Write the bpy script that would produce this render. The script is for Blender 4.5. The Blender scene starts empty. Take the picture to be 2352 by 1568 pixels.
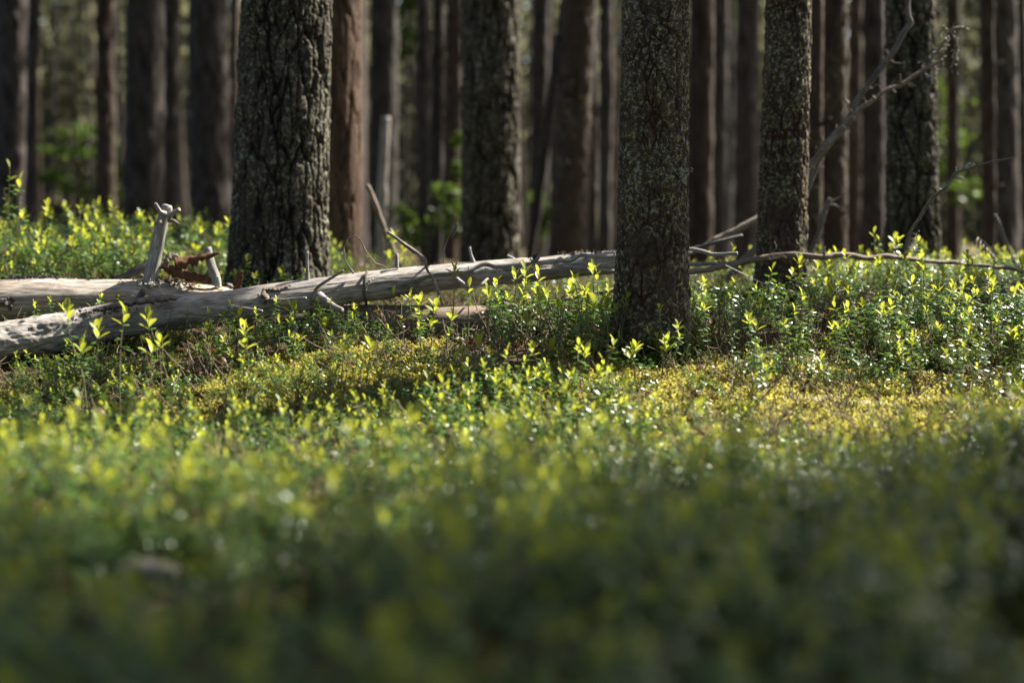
import bpy, math, random
import numpy as np
from mathutils import Vector, Matrix, Euler, Quaternion

sc = bpy.context.scene
COL = sc.collection

# ------------------------------------------------------------------ camera
CAM_H = 0.35
FPX = 3267.0                      # focal length in pixels of a 2352 px wide frame
PITCH = math.atan(314.0 / FPX)
FOCUS = 3.24
cam_d = bpy.data.cameras.new('camera')
cam = bpy.data.objects.new('camera', cam_d)
COL.objects.link(cam)
cam.location = (0, 0, CAM_H)
cam.rotation_euler = (math.pi / 2 - PITCH, 0, 0)
cam_d.sensor_width = 36
cam_d.lens = 50
cam_d.clip_start = 0.02
cam_d.clip_end = 600
cam_d.dof.use_dof = True
cam_d.dof.focus_distance = FOCUS
cam_d.dof.aperture_fstop = 2.0
sc.camera = cam

# ------------------------------------------------------------------ light
SUN_AZ = math.radians(32)         # from +X (right) towards +Y (away from the camera)
SUN_EL = math.radians(46)
SDIR = Vector((math.cos(SUN_EL) * math.cos(SUN_AZ), math.cos(SUN_EL) * math.sin(SUN_AZ), math.sin(SUN_EL)))
world = bpy.data.worlds.new('World')
sc.world = world
world.use_nodes = True
wn = world.node_tree
sky = wn.nodes.new('ShaderNodeTexSky')
sky.sky_type = 'NISHITA'
sky.sun_disc = False
sky.sun_elevation = SUN_EL
sky.sun_rotation = math.atan2(SDIR.x, SDIR.y)
bg = wn.nodes['Background']
wn.links.new(sky.outputs[0], bg.inputs[0])
bg.inputs[1].default_value = 0.052
sky.dust_density = 3.0
sun_d = bpy.data.lights.new('sun', 'SUN')
sun_d.energy = 5.0
sun_d.angle = math.radians(0.5)
sun_d.color = (1.0, 0.93, 0.82)
sun = bpy.data.objects.new('sun', sun_d)
COL.objects.link(sun)
sun.rotation_mode = 'QUATERNION'
sun.rotation_quaternion = SDIR.to_track_quat('Z', 'Y')
sc.view_settings.view_transform = 'Standard'
sc.view_settings.look = 'None'
sc.view_settings.exposure = 1.95
sc.view_settings.gamma = 1
sc.view_settings.use_curve_mapping = False
sc.cycles.use_denoising = True
sc.cycles.max_bounces = 8
sc.cycles.diffuse_bounces = 3
sc.cycles.glossy_bounces = 2
sc.cycles.transmission_bounces = 4
sc.cycles.sample_clamp_indirect = 4.0
sc.cycles.caustics_reflective = False
sc.cycles.caustics_refractive = False

# ------------------------------------------------------------------ maths
cp, sp_ = math.cos(PITCH), math.sin(PITCH)

def P(px, py, d):
    """point at forward distance y = d that the photograph shows at (px, py) on a 2352 x 1568 frame"""
    x = px - 1176.0
    u = 784.0 - py
    v = Vector((x, FPX * cp + u * sp_, -FPX * sp_ + u * cp))
    v *= d / v.y
    return v + Vector((0, 0, CAM_H))

def px2m(w, d):
    return w * d / FPX

def hash01(ix, iy, iz, seed):
    h = (ix.astype(np.int64) * 73856093) ^ (iy.astype(np.int64) * 19349663) ^ (iz.astype(np.int64) * 83492791) ^ (seed * 2654435761)
    h = h & 0xffffffff
    h = (h ^ (h >> 15)) * 2246822519 & 0xffffffff
    h = (h ^ (h >> 13)) * 3266489917 & 0xffffffff
    h = h ^ (h >> 16)
    return h / 4294967295.0

def vnoise(p, seed=0):
    i = np.floor(p).astype(np.int64)
    f = p - i
    f = f * f * (3 - 2 * f)
    r = 0
    for dx in (0, 1):
        for dy in (0, 1):
            for dz in (0, 1):
                w = (f[:, 0] if dx else 1 - f[:, 0]) * (f[:, 1] if dy else 1 - f[:, 1]) * (f[:, 2] if dz else 1 - f[:, 2])
                r = r + w * hash01(i[:, 0] + dx, i[:, 1] + dy, i[:, 2] + dz, seed)
    return r * 2 - 1

def fbm(p, seed=0, octs=4):
    r = 0
    a = 0.5
    for o in range(octs):
        r = r + a * vnoise(p * (2 ** o), seed + o * 17)
        a *= 0.5
    return r

def voronoi(p, seed=0):
    i = np.floor(p).astype(np.int64)
    f1 = np.full(len(p), 9.0)
    f2 = np.full(len(p), 9.0)
    cid = np.zeros(len(p))
    for dx in (-1, 0, 1):
        for dy in (-1, 0, 1):
            for dz in (-1, 0, 1):
                c = i + np.array((dx, dy, dz))
                hx = hash01(c[:, 0], c[:, 1], c[:, 2], seed + 1)
                hy = hash01(c[:, 0], c[:, 1], c[:, 2], seed + 2)
                hz = hash01(c[:, 0], c[:, 1], c[:, 2], seed + 3)
                q = c + np.stack((hx, hy, hz), 1) - p
                d = np.sqrt((q * q).sum(1))
                m = d < f1
                f2 = np.where(m, f1, np.minimum(f2, d))
                cid = np.where(m, hash01(c[:, 0], c[:, 1], c[:, 2], seed + 4), cid)
                f1 = np.where(m, d, f1)
    return f1, f2, cid

def sstep(a, b, x):
    t = np.clip((x - a) / (b - a), 0, 1)
    return t * t * (3 - 2 * t)

# ground height
_gy = [-30, 0.5, 1.2, 1.6, 2.0, 2.3, 2.6, 2.9, 3.22, 4.2, 5.0, 6.0, 8.0, 20, 60, 200]
_gl = [0.0, 0.0, -0.03, -0.05, -0.08, -0.10, -0.10, -0.06, 0.01, 0.08, 0.175, 0.12, -0.05, -0.38, -1.6, -5.5]
_gm = [0.0, 0.0, -0.02, -0.04, -0.07, -0.10, -0.10, -0.055, 0.015, 0.03, 0.03, 0.0, -0.10, -0.4, -1.6, -5.5]
_gr = [0.0, 0.0, 0.0, 0.0, -0.02, -0.08, -0.09, -0.05, 0.025, 0.085, 0.09, 0.03, -0.08, -0.38, -1.6, -5.5]

def ground(x, y):
    x = np.atleast_1d(np.asarray(x, float))
    y = np.atleast_1d(np.asarray(y, float))
    l, m, r = (np.interp(y, _gy, g) for g in (_gl, _gm, _gr))
    t = np.clip(x / 1.2, -1, 1)
    ts = t * t * (3 - 2 * np.abs(t))
    z = np.where(x < 0, m + (l - m) * ts, m + (r - m) * ts)
    n = vnoise(np.stack((x * 3.1, y * 3.1, x * 0), 1), 3) * 0.012 + vnoise(np.stack((x * 9, y * 9, x * 0), 1), 5) * 0.006
    n = n + vnoise(np.stack((x * 0.35, y * 0.35, x * 0), 1), 8) * 0.12 * np.clip((y - 8) / 10, 0, 1)
    for (cx, cy, s, h) in ((0.50, 2.72, 0.18, 0.025), (0.10, 3.0, 0.12, 0.02), (0.75, 1.75, 0.22, 0.015), (-0.1, 1.2, 0.12, 0.03)):
        n = n + h * np.exp(-((x - cx) ** 2 + (y - cy) ** 2) / (2 * s * s))
    return z + n

def gz(x, y):
    return float(ground(x, y)[0])

# ------------------------------------------------------------------ object helpers
def meta(o, label=None, cat=None, group=None, kind=None):
    if label: o['label'] = label
    if cat: o['category'] = cat
    if group: o['group'] = group
    if kind: o['kind'] = kind
    return o

def make_mesh(name, verts, faces, mats=(), midx=None, smooth=True, attrs=None):
    """faces: int array (n,4) or (n,3) or a python list"""
    me = bpy.data.meshes.new(name)
    verts = np.asarray(verts, np.float32)
    if isinstance(faces, np.ndarray):
        k = faces.shape[1]
        me.vertices.add(len(verts))
        me.vertices.foreach_set('co', verts.ravel())
        me.loops.add(faces.size)
        me.loops.foreach_set('vertex_index', faces.astype(np.int32).ravel())
        me.polygons.add(len(faces))
        me.polygons.foreach_set('loop_start', np.arange(0, faces.size, k, dtype=np.int32))
        me.polygons.foreach_set('loop_total', np.full(len(faces), k, np.int32))
    else:
        me.from_pydata([tuple(map(float, v)) for v in verts], [], faces)
    if midx is not None:
        me.polygons.foreach_set('material_index', np.asarray(midx, np.int32))
    me.polygons.foreach_set('use_smooth', np.full(len(me.polygons), smooth))
    for m in mats:
        me.materials.append(m)
    for k_, (typ, dat) in (attrs or {}).items():
        a = me.attributes.new(k_, typ, 'POINT')
        a.data.foreach_set('vector' if typ == 'FLOAT_VECTOR' else 'value', np.asarray(dat, np.float32).ravel())
    me.update(calc_edges=True)
    me.validate()
    return me

def obj(name, me, parent=None, loc=(0, 0, 0)):
    o = bpy.data.objects.new(name, me)
    COL.objects.link(o)
    o.location = loc
    if parent is not None:
        o.parent = parent
    return o

def empty(name, loc, label, cat, group=None):
    o = bpy.data.objects.new(name, None)
    o.empty_display_size = 0.05
    COL.objects.link(o)
    o.location = loc
    return meta(o, label, cat, group)

# ------------------------------------------------------------------ materials
def new_mat(name):
    m = bpy.data.materials.new(name)
    m.use_nodes = True
    nt = m.node_tree
    return m, nt, nt.nodes['Principled BSDF'], nt.nodes['Material Output']

def N(nt, typ, **kw):
    n = nt.nodes.new(typ)
    for k, v in kw.items():
        if k.startswith('i_'):
            n.inputs[k[2:].replace('_', ' ')].default_value = v
        else:
            setattr(n, k, v)
    return n

def noise(nt, vec, scale, detail=4, rough=0.55, dist=0.0):
    n = N(nt, 'ShaderNodeTexNoise')
    n.inputs['Scale'].default_value = scale
    n.inputs['Detail'].default_value = detail
    n.inputs['Roughness'].default_value = rough
    n.inputs['Distortion'].default_value = dist
    if vec is not None:
        nt.links.new(vec, n.inputs['Vector'])
    return n.outputs['Fac']

def ramp(nt, fac, stops):
    r = N(nt, 'ShaderNodeValToRGB')
    el = r.color_ramp.elements
    while len(el) < len(stops):
        el.new(0.5)
    for e, (p, c) in zip(el, stops):
        e.position = p
        e.color = (*c, 1) if len(c) == 3 else c
    nt.links.new(fac, r.inputs[0])
    return r.outputs[0]

def mix(nt, a, b, fac, mode='MIX'):
    m = N(nt, 'ShaderNodeMix', data_type='RGBA', blend_type=mode)
    for s, v in ((6, a), (7, b), (0, fac)):
        if isinstance(v, (tuple, list)):
            m.inputs[s].default_value = (*v, 1)
        elif isinstance(v, (int, float)):
            m.inputs[s].default_value = v
        else:
            nt.links.new(v, m.inputs[s])
    return m.outputs[2]

def maprange(nt, v, a, b, c=0.0, d=1.0):
    m = N(nt, 'ShaderNodeMapRange', interpolation_type='SMOOTHSTEP')
    nt.links.new(v, m.inputs[0])
    for i, q in enumerate((a, b, c, d)):
        m.inputs[i + 1].default_value = q
    return m.outputs[0]

def math_(nt, op, a, b):
    m = N(nt, 'ShaderNodeMath', operation=op)
    for i, v in enumerate((a, b)):
        if isinstance(v, (int, float)):
            m.inputs[i].default_value = v
        else:
            nt.links.new(v, m.inputs[i])
    return m.outputs[0]

def bump(nt, bsdf, h, strength=0.5, dist=0.002):
    b = N(nt, 'ShaderNodeBump')
    b.inputs['Strength'].default_value = strength
    b.inputs['Distance'].default_value = dist
    nt.links.new(h, b.inputs['Height'])
    nt.links.new(b.outputs[0], bsdf.inputs['Normal'])

def coords(nt):
    return N(nt, 'ShaderNodeTexCoord').outputs['Object']

def mat_bark(name, plate, plate2, inner, lich=(0.30, 0.31, 0.17), lich_amt=0.5, lich2=(0.30, 0.30, 0.28), lscale=60):
    m, nt, bs, out = new_mat(name)
    c = coords(nt)
    crev = N(nt, 'ShaderNodeAttribute', attribute_name='crev').outputs['Fac']
    pid = N(nt, 'ShaderNodeAttribute', attribute_name='plate').outputs['Fac']
    big = noise(nt, c, 5.5, 4, 0.65)
    fine = noise(nt, c, 130, 5, 0.7)
    mid = noise(nt, c, lscale, 7, 0.78)
    col = mix(nt, plate, plate2, pid)
    col = mix(nt, col, (0.5, 0.5, 0.5), maprange(nt, fine, 0.25, 0.75, 0.0, 0.0))
    col = mix(nt, col, ramp(nt, fine, [(0.3, (0.45, 0.43, 0.42)), (0.7, (1.3, 1.25, 1.2))]), 0.85, 'MULTIPLY')
    col = mix(nt, inner, col, maprange(nt, crev, 0.02, 0.13))
    lm = math_(nt, 'MULTIPLY', maprange(nt, mid, 0.50, 0.63), maprange(nt, big, 0.57 - lich_amt * 0.2, 0.70 - lich_amt * 0.2))
    lm = math_(nt, 'MULTIPLY', lm, maprange(nt, crev, 0.04, 0.12))
    col = mix(nt, col, lich, lm)
    l2 = math_(nt, 'MULTIPLY', maprange(nt, noise(nt, c, lscale * 0.6, 5, 0.7, 0.4), 0.56, 0.62), maprange(nt, noise(nt, c, 5.0, 2), 0.45, 0.6, 0, 0.9))
    l2 = math_(nt, 'MULTIPLY', l2, maprange(nt, crev, 0.08, 0.2))
    col = mix(nt, col, lich2, math_(nt, 'MULTIPLY', l2, lich_amt))
    nt.links.new(col, bs.inputs['Base Color'])
    bs.inputs['Roughness'].default_value = 0.92
    bs.inputs['Specular IOR Level'].default_value = 0.2
    bump(nt, bs, fine, 0.7, 0.0025)
    return m

def mat_simple(name, c1, c2, scale=40, rough=0.85, bumpd=0.002, stretch=None, spec=0.25, vary=0.0):
    m, nt, bs, out = new_mat(name)
    c = coords(nt)
    if stretch:
        mp = N(nt, 'ShaderNodeMapping')
        mp.inputs['Scale'].default_value = stretch
        nt.links.new(c, mp.inputs[0])
        c = mp.outputs[0]
    n1 = noise(nt, c, scale, 5, 0.65)
    col = ramp(nt, n1, [(0.3, c1), (0.7, c2)])
    if vary:
        oi = N(nt, 'ShaderNodeObjectInfo')
        col = mix(nt, col, ramp(nt, oi.outputs['Random'], [(0, (1 - vary,) * 3), (1, (1 + vary,) * 3)]), 1.0, 'MULTIPLY')
    nt.links.new(col, bs.inputs['Base Color'])
    bs.inputs['Roughness'].default_value = rough
    bs.inputs['Specular IOR Level'].default_value = spec
    bump(nt, bs, n1, 0.6, bumpd)
    return m

def mat_wood(name, light, dark, stain, decay=0.3):
    """weathered wood with its grain along the 'grain' attribute"""
    m, nt, bs, out = new_mat(name)
    g = N(nt, 'ShaderNodeAttribute', attribute_name='grain').outputs['Vector']
    mp = N(nt, 'ShaderNodeMapping')
    mp.inputs['Scale'].default_value = (1, 1, 0.07)
    nt.links.new(g, mp.inputs[0])
    fib = noise(nt, mp.outputs[0], 380, 5, 0.6, 0.3)
    mp2 = N(nt, 'ShaderNodeMapping')
    mp2.inputs['Scale'].default_value = (1, 1, 0.25)
    nt.links.new(g, mp2.inputs[0])
    band = noise(nt, mp2.outputs[0], 45, 4, 0.6, 1.5)
    blot = noise(nt, g, 14, 4, 0.6)
    lic = noise(nt, g, 150, 4, 0.7)
    col = ramp(nt, band, [(0.3, dark), (0.62, light)])
    col = mix(nt, col, ramp(nt, fib, [(0.32, (0.35, 0.33, 0.32)), (0.55, (1.0, 1.0, 1.0)), (0.8, (1.25, 1.22, 1.18))]), 0.75, 'MULTIPLY')
    col = mix(nt, col, stain, maprange(nt, blot, 0.52, 0.70, 0, decay))
    col = mix(nt, col, tuple(c * 0.45 for c in dark), maprange(nt, noise(nt, mp2.outputs[0], 22, 6, 0.7, 0.6), 0.55, 0.68, 0, 0.7))
    # drying cracks
    mp3 = N(nt, 'ShaderNodeMapping')
    mp3.inputs['Scale'].default_value = (1, 1, 0.035)
    nt.links.new(g, mp3.inputs[0])
    v = noise(nt, mp3.outputs[0], 120, 3, 0.5, 0.8)
    crack = maprange(nt, math_(nt, 'ABSOLUTE', math_(nt, 'SUBTRACT', v, 0.5), 0), 0.0, 0.012, 1, 0)
    crack = math_(nt, 'MULTIPLY', crack, maprange(nt, noise(nt, g, 9, 2), 0.40, 0.5))
    col = mix(nt, col, (0.05, 0.04, 0.035), crack)
    col = mix(nt, col, (0.30, 0.31, 0.25), math_(nt, 'MULTIPLY', maprange(nt, lic, 0.60, 0.66), maprange(nt, blot, 0.42, 0.5, 0.7, 0)))
    nt.links.new(col, bs.inputs['Base Color'])
    bs.inputs['Roughness'].default_value = 0.75
    bs.inputs['Specular IOR Level'].default_value = 0.3
    hh = math_(nt, 'SUBTRACT', fib, math_(nt, 'MULTIPLY', crack, 1.5))
    bump(nt, bs, hh, 0.6, 0.0012)
    return m

def mat_leaf(name, dark, light, trans_col, trans=0.4, rough=0.35, spec=0.5):
    m, nt, bs, out = new_mat(name)
    oi = N(nt, 'ShaderNodeObjectInfo')
    geo = N(nt, 'ShaderNodeNewGeometry')
    rnd = math_(nt, 'ADD', math_(nt, 'MULTIPLY', geo.outputs['Random Per Island'], 0.6), math_(nt, 'MULTIPLY', oi.outputs['Random'], 0.4))
    col = ramp(nt, rnd, [(0.1, dark), (0.9, light)])
    nt.links.new(col, bs.inputs['Base Color'])
    bs.inputs['Roughness'].default_value = rough
    bs.inputs['Specular IOR Level'].default_value = spec
    tr = N(nt, 'ShaderNodeBsdfTranslucent')
    tc = mix(nt, trans_col, tuple(c * 0.6 for c in trans_col), rnd)
    nt.links.new(tc, tr.inputs['Color'])
    mx = N(nt, 'ShaderNodeMixShader')
    mx.inputs[0].default_value = trans
    nt.links.new(bs.outputs[0], mx.inputs[1])
    nt.links.new(tr.outputs[0], mx.inputs[2])
    nt.links.new(mx.outputs[0], out.inputs['Surface'])
    return m

M = {}
M['bark_left'] = mat_bark('bark_lichened_grey', (0.027, 0.023, 0.019), (0.056, 0.048, 0.041), (0.009, 0.007, 0.005), (0.20, 0.205, 0.12), 1.2, (0.22, 0.21, 0.18), 75)
M['bark_slim'] = mat_bark('bark_flaky_brown', (0.034, 0.025, 0.020), (0.075, 0.055, 0.044), (0.035, 0.014, 0.009), (0.26, 0.25, 0.13), 1.15, (0.24, 0.23, 0.20), 95)
M['bark_mid'] = mat_bark('bark_brown', (0.035, 0.026, 0.021), (0.07, 0.054, 0.043), (0.02, 0.013, 0.01), (0.2, 0.2, 0.11), 0.35, (0.2, 0.2, 0.18), 50)
M['bark_orange'] = mat_bark('bark_orange_bare', (0.036, 0.022, 0.015), (0.12, 0.078, 0.053), (0.03, 0.016, 0.01), (0.16, 0.13, 0.09), 0.1, (0.3, 0.3, 0.28), 50)
M['bark_far'] = mat_simple('bark_far_grey_brown', (0.010, 0.008, 0.007), (0.080, 0.069, 0.061), 22, 0.9, 0.008, (1, 1, 0.35), 0.2, 0.3)
M['bark_far_red'] = mat_simple('bark_far_reddish', (0.012, 0.008, 0.006), (0.090, 0.067, 0.053), 22, 0.9, 0.006, (1, 1, 0.35), 0.2, 0.3)
M['wood'] = mat_wood('weathered_grey_wood', (0.38, 0.352, 0.322), (0.13, 0.115, 0.103), (0.32, 0.235, 0.16), 0.4)
M['wood_pale'] = mat_wood('barkless_pale_wood', (0.44, 0.39, 0.335), (0.17, 0.14, 0.115), (0.42, 0.27, 0.15), 0.6)
M['wood_brown'] = mat_wood('old_brown_wood', (0.23, 0.18, 0.14), (0.11, 0.08, 0.06), (0.16, 0.105, 0.06), 0.5)
M['snag'] = mat_wood('silver_snag_wood', (0.36, 0.345, 0.335), (0.15, 0.138, 0.13), (0.19, 0.165, 0.135), 0.3)
M['snag_shaded'] = mat_wood('shade_darkened_dead_wood', (0.17, 0.158, 0.15), (0.075, 0.068, 0.062), (0.10, 0.08, 0.06), 0.3)  # darker copy of the snag wood: the branches' shade is put into its colour
M['twig'] = mat_wood('lichened_twig', (0.24, 0.20, 0.165), (0.12, 0.095, 0.075), (0.26, 0.27, 0.2), 0.6)
M['bark_red'] = mat_simple('bark_inner_red', (0.045, 0.020, 0.012), (0.15, 0.07, 0.034), 60, 0.85, 0.003)
M['bark_black'] = mat_simple('bark_outer_dark', (0.035, 0.030, 0.027), (0.12, 0.105, 0.095), 60, 0.9, 0.004)
M['lichen'] = mat_simple('lichen_pale', (0.20, 0.21, 0.18), (0.46, 0.47, 0.40), 160, 0.95, 0.002)
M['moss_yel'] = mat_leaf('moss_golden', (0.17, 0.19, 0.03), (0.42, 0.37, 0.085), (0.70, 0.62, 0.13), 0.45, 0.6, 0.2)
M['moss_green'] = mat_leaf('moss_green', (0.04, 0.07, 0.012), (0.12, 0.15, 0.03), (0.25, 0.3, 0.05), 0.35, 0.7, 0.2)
M['leaf_old'] = mat_leaf('leaf_leathery_green', (0.030, 0.080, 0.015), (0.080, 0.150, 0.028), (0.19, 0.36, 0.028), 0.25, 0.32, 0.6)
M['leaf_young'] = mat_leaf('leaf_young_yellowgreen', (0.10, 0.17, 0.02), (0.30, 0.31, 0.045), (0.54, 0.58, 0.055), 0.48, 0.42, 0.35)
M['leaf_dead'] = mat_leaf('leaf_dead_brown', (0.05, 0.028, 0.016), (0.15, 0.085, 0.045), (0.22, 0.11, 0.04), 0.25, 0.5, 0.4)
M['stem'] = mat_simple('stem_tan', (0.09, 0.065, 0.04), (0.24, 0.185, 0.12), 90, 0.8, 0.001)
M['stem_green'] = mat_simple('stem_green', (0.09, 0.13, 0.03), (0.22, 0.25, 0.08), 90, 0.7, 0.001)
M['needle'] = mat_leaf('pine_needles', (0.022, 0.042, 0.014), (0.05, 0.085, 0.026), (0.09, 0.14, 0.03), 0.3, 0.5, 0.3)
M['far_leaf'] = mat_leaf('far_foliage', (0.045, 0.052, 0.032), (0.14, 0.14, 0.085), (0.24, 0.24, 0.14), 0.45, 0.7, 0.1)
M['sapling_leaf'] = mat_leaf('sapling_leaves', (0.03, 0.055, 0.012), (0.07, 0.105, 0.022), (0.12, 0.19, 0.025), 0.45, 0.45, 0.3)
M['silk'] = mat_simple('spider_silk', (0.6, 0.6, 0.6), (0.8, 0.8, 0.8), 50, 0.4, 0.0)

def mat_ground():
    m, nt, bs, out = new_mat('forest_floor_litter')
    c = coords(nt)
    n1 = noise(nt, c, 1.7, 4, 0.6)
    n2 = noise(nt, c, 60, 6, 0.7)
    n3 = noise(nt, c, 260, 3, 0.6)
    lit = ramp(nt, n2, [(0.3, (0.022, 0.014, 0.009)), (0.5, (0.07, 0.045, 0.028)), (0.72, (0.17, 0.115, 0.07))])
    moss = ramp(nt, n3, [(0.3, (0.04, 0.05, 0.012)), (0.7, (0.15, 0.14, 0.03))])
    col = mix(nt, lit, moss, maprange(nt, n1, 0.45, 0.6))
    nt.links.new(col, bs.inputs['Base Color'])
    bs.inputs['Roughness'].default_value = 0.95
    bs.inputs['Specular IOR Level'].default_value = 0.15
    bump(nt, bs, n2, 1.0, 0.01)
    return m
M['ground'] = mat_ground()

# ------------------------------------------------------------------ ground
def build_ground():
    xs = np.unique(np.concatenate([np.linspace(-90, -6, 30), np.linspace(-6, -2, 24), np.linspace(-2, 2, 200), np.linspace(2, 6, 24), np.linspace(6, 90, 30)]))
    ys = np.unique(np.concatenate([np.linspace(-30, 0, 16), np.linspace(0, 6, 300), np.linspace(6, 14, 60), np.linspace(14, 60, 60), np.linspace(60, 200, 20)]))
    X, Y = np.meshgrid(xs, ys)
    Z = ground(X.ravel(), Y.ravel())
    v = np.stack((X.ravel(), Y.ravel(), Z), 1)
    nx, ny = len(xs), len(ys)
    i, j = np.meshgrid(np.arange(nx - 1), np.arange(ny - 1))
    a = (j * nx + i).ravel()
    f = np.stack((a, a + 1, a + nx + 1, a + nx), 1)
    o = obj('ground', make_mesh('ground', v, f, [M['ground']]))
    meta(o, 'brown needle litter and mossy soil of the forest floor', None, None, 'structure')
build_ground()

# ------------------------------------------------------------------ tubes, logs, twigs
def catmull(pts, n):
    pts = [np.array(p, float) for p in pts]
    P_ = [2 * pts[0] - pts[1]] + pts + [2 * pts[-1] - pts[-2]]
    out = []
    segs = len(pts) - 1
    for k in range(n + 1):
        t = k / n * segs
        i = min(int(t), segs - 1)
        u = t - i
        a, b, c, d = P_[i], P_[i + 1], P_[i + 2], P_[i + 3]
        out.append(0.5 * ((2 * b) + (-a + c) * u + (2 * a - 5 * b + 4 * c - d) * u * u + (-a + 3 * b - 3 * c + d) * u ** 3))
    return np.array(out)

def frames(C):
    T = np.gradient(C, axis=0)
    T /= np.linalg.norm(T, axis=1)[:, None] + 1e-12
    up = np.array((0, 0, 1.0)) if abs(T[0][2]) < 0.9 else np.array((1.0, 0, 0))
    A = np.zeros_like(C)
    B = np.zeros_like(C)
    a = up - T[0] * np.dot(up, T[0])
    for i in range(len(C)):
        a = a - T[i] * np.dot(a, T[i])
        a /= np.linalg.norm(a) + 1e-12
        A[i] = a
        B[i] = np.cross(T[i], a)
    return T, A, B

def tube(pts, radii, n=40, seg=16, rough=0.08, lump=0.1, seed=0, caps=True, nscale=1.0, extra=None):
    """swept tube; returns verts, faces, grain"""
    q = np.array([[*p, r] for p, r in zip(pts, radii)], float)
    cr = catmull(q, n)
    C, R = cr[:, :3], np.maximum(cr[:, 3], 1e-4)
    T, A, B = frames(C)
    L = np.concatenate([[0], np.cumsum(np.linalg.norm(np.diff(C, axis=0), axis=1))])
    th = np.linspace(0, 2 * math.pi, seg, endpoint=False)
    ct, st = np.cos(th), np.sin(th)
    dirs = A[:, None, :] * ct[None, :, None] + B[:, None, :] * st[None, :, None]
    Rm = R[:, None] * np.ones(seg)[None, :]
    rr = np.mean(R)
    g = np.stack([ct[None, :] * Rm, st[None, :] * Rm, L[:, None] * np.ones(seg)[None, :]], 2).reshape(-1, 3)
    s = nscale / max(rr, 1e-3)
    d1 = vnoise(g * np.array((1, 1, 0.35)) * s * 1.2 + seed * 7.3, seed) * lump
    d2 = fbm(g * np.array((1, 1, 0.12)) * s * 6 + seed * 3.1, seed + 5, 3) * rough
    disp = (d1 + d2).reshape(n + 1, seg) * Rm
    if extra is not None:
        disp = disp + extra(g, L, th).reshape(n + 1, seg)
    V = C[:, None, :] + dirs * (Rm + disp)[:, :, None]
    verts = V.reshape(-1, 3)
    faces = []
    ii, jj = np.meshgrid(np.arange(n), np.arange(seg), indexing='ij')
    a = ii * seg + jj
    b = ii * seg + (jj + 1) % seg
    F = np.stack((a, b, b + seg, a + seg), 2).reshape(-1, 4)
    if caps:
        v0 = len(verts)
        verts = np.concatenate([verts, [C[0], C[-1]]])
        g = np.concatenate([g, [[0, 0, 0], [0, 0, L[-1]]]])
        j = np.arange(seg)
        # degenerate-free caps: quads pair up two rim segments with the centre
        j2 = np.arange(0, seg - 1, 2)
        c0 = np.stack((np.full(len(j2), v0), (j2 + 2) % seg, j2 + 1, j2), 1)
        o = n * seg
        c1 = np.stack((np.full(len(j2), v0 + 1), o + j2, o + j2 + 1, o + (j2 + 2) % seg), 1)
        F = np.concatenate([F, c0, c1])
    return verts, F, g

def tube_obj(name, pts, radii, mat, parent=None, base=None, **kw):
    base = Vector(base) if base is not None else (parent.location if parent else Vector((0, 0, 0)))
    v, f, g = tube(pts, radii, **kw)
    v = v - np.array(base)
    me = make_mesh(name, v, f, [mat], attrs={'grain': ('FLOAT_VECTOR', g)})
    return obj(name, me, parent, (0, 0, 0) if parent else base)

def merge(parts):
    """parts: list of (verts, faces(n,4), midx)"""
    V, F, Mi = [], [], []
    o = 0
    for v, f, m in parts:
        V.append(v); F.append(f + o); Mi.append(np.full(len(f), m))
        o += len(v)
    return np.concatenate(V), np.concatenate(F), np.concatenate(Mi)

def pxpath(lst, w0=None):
    """[(px,py,d,width_px)] -> points, radii"""
    return [tuple(P(a, b, d)) for a, b, d, w in lst], [px2m(w, d) / 2 for a, b, d, w in lst]

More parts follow.
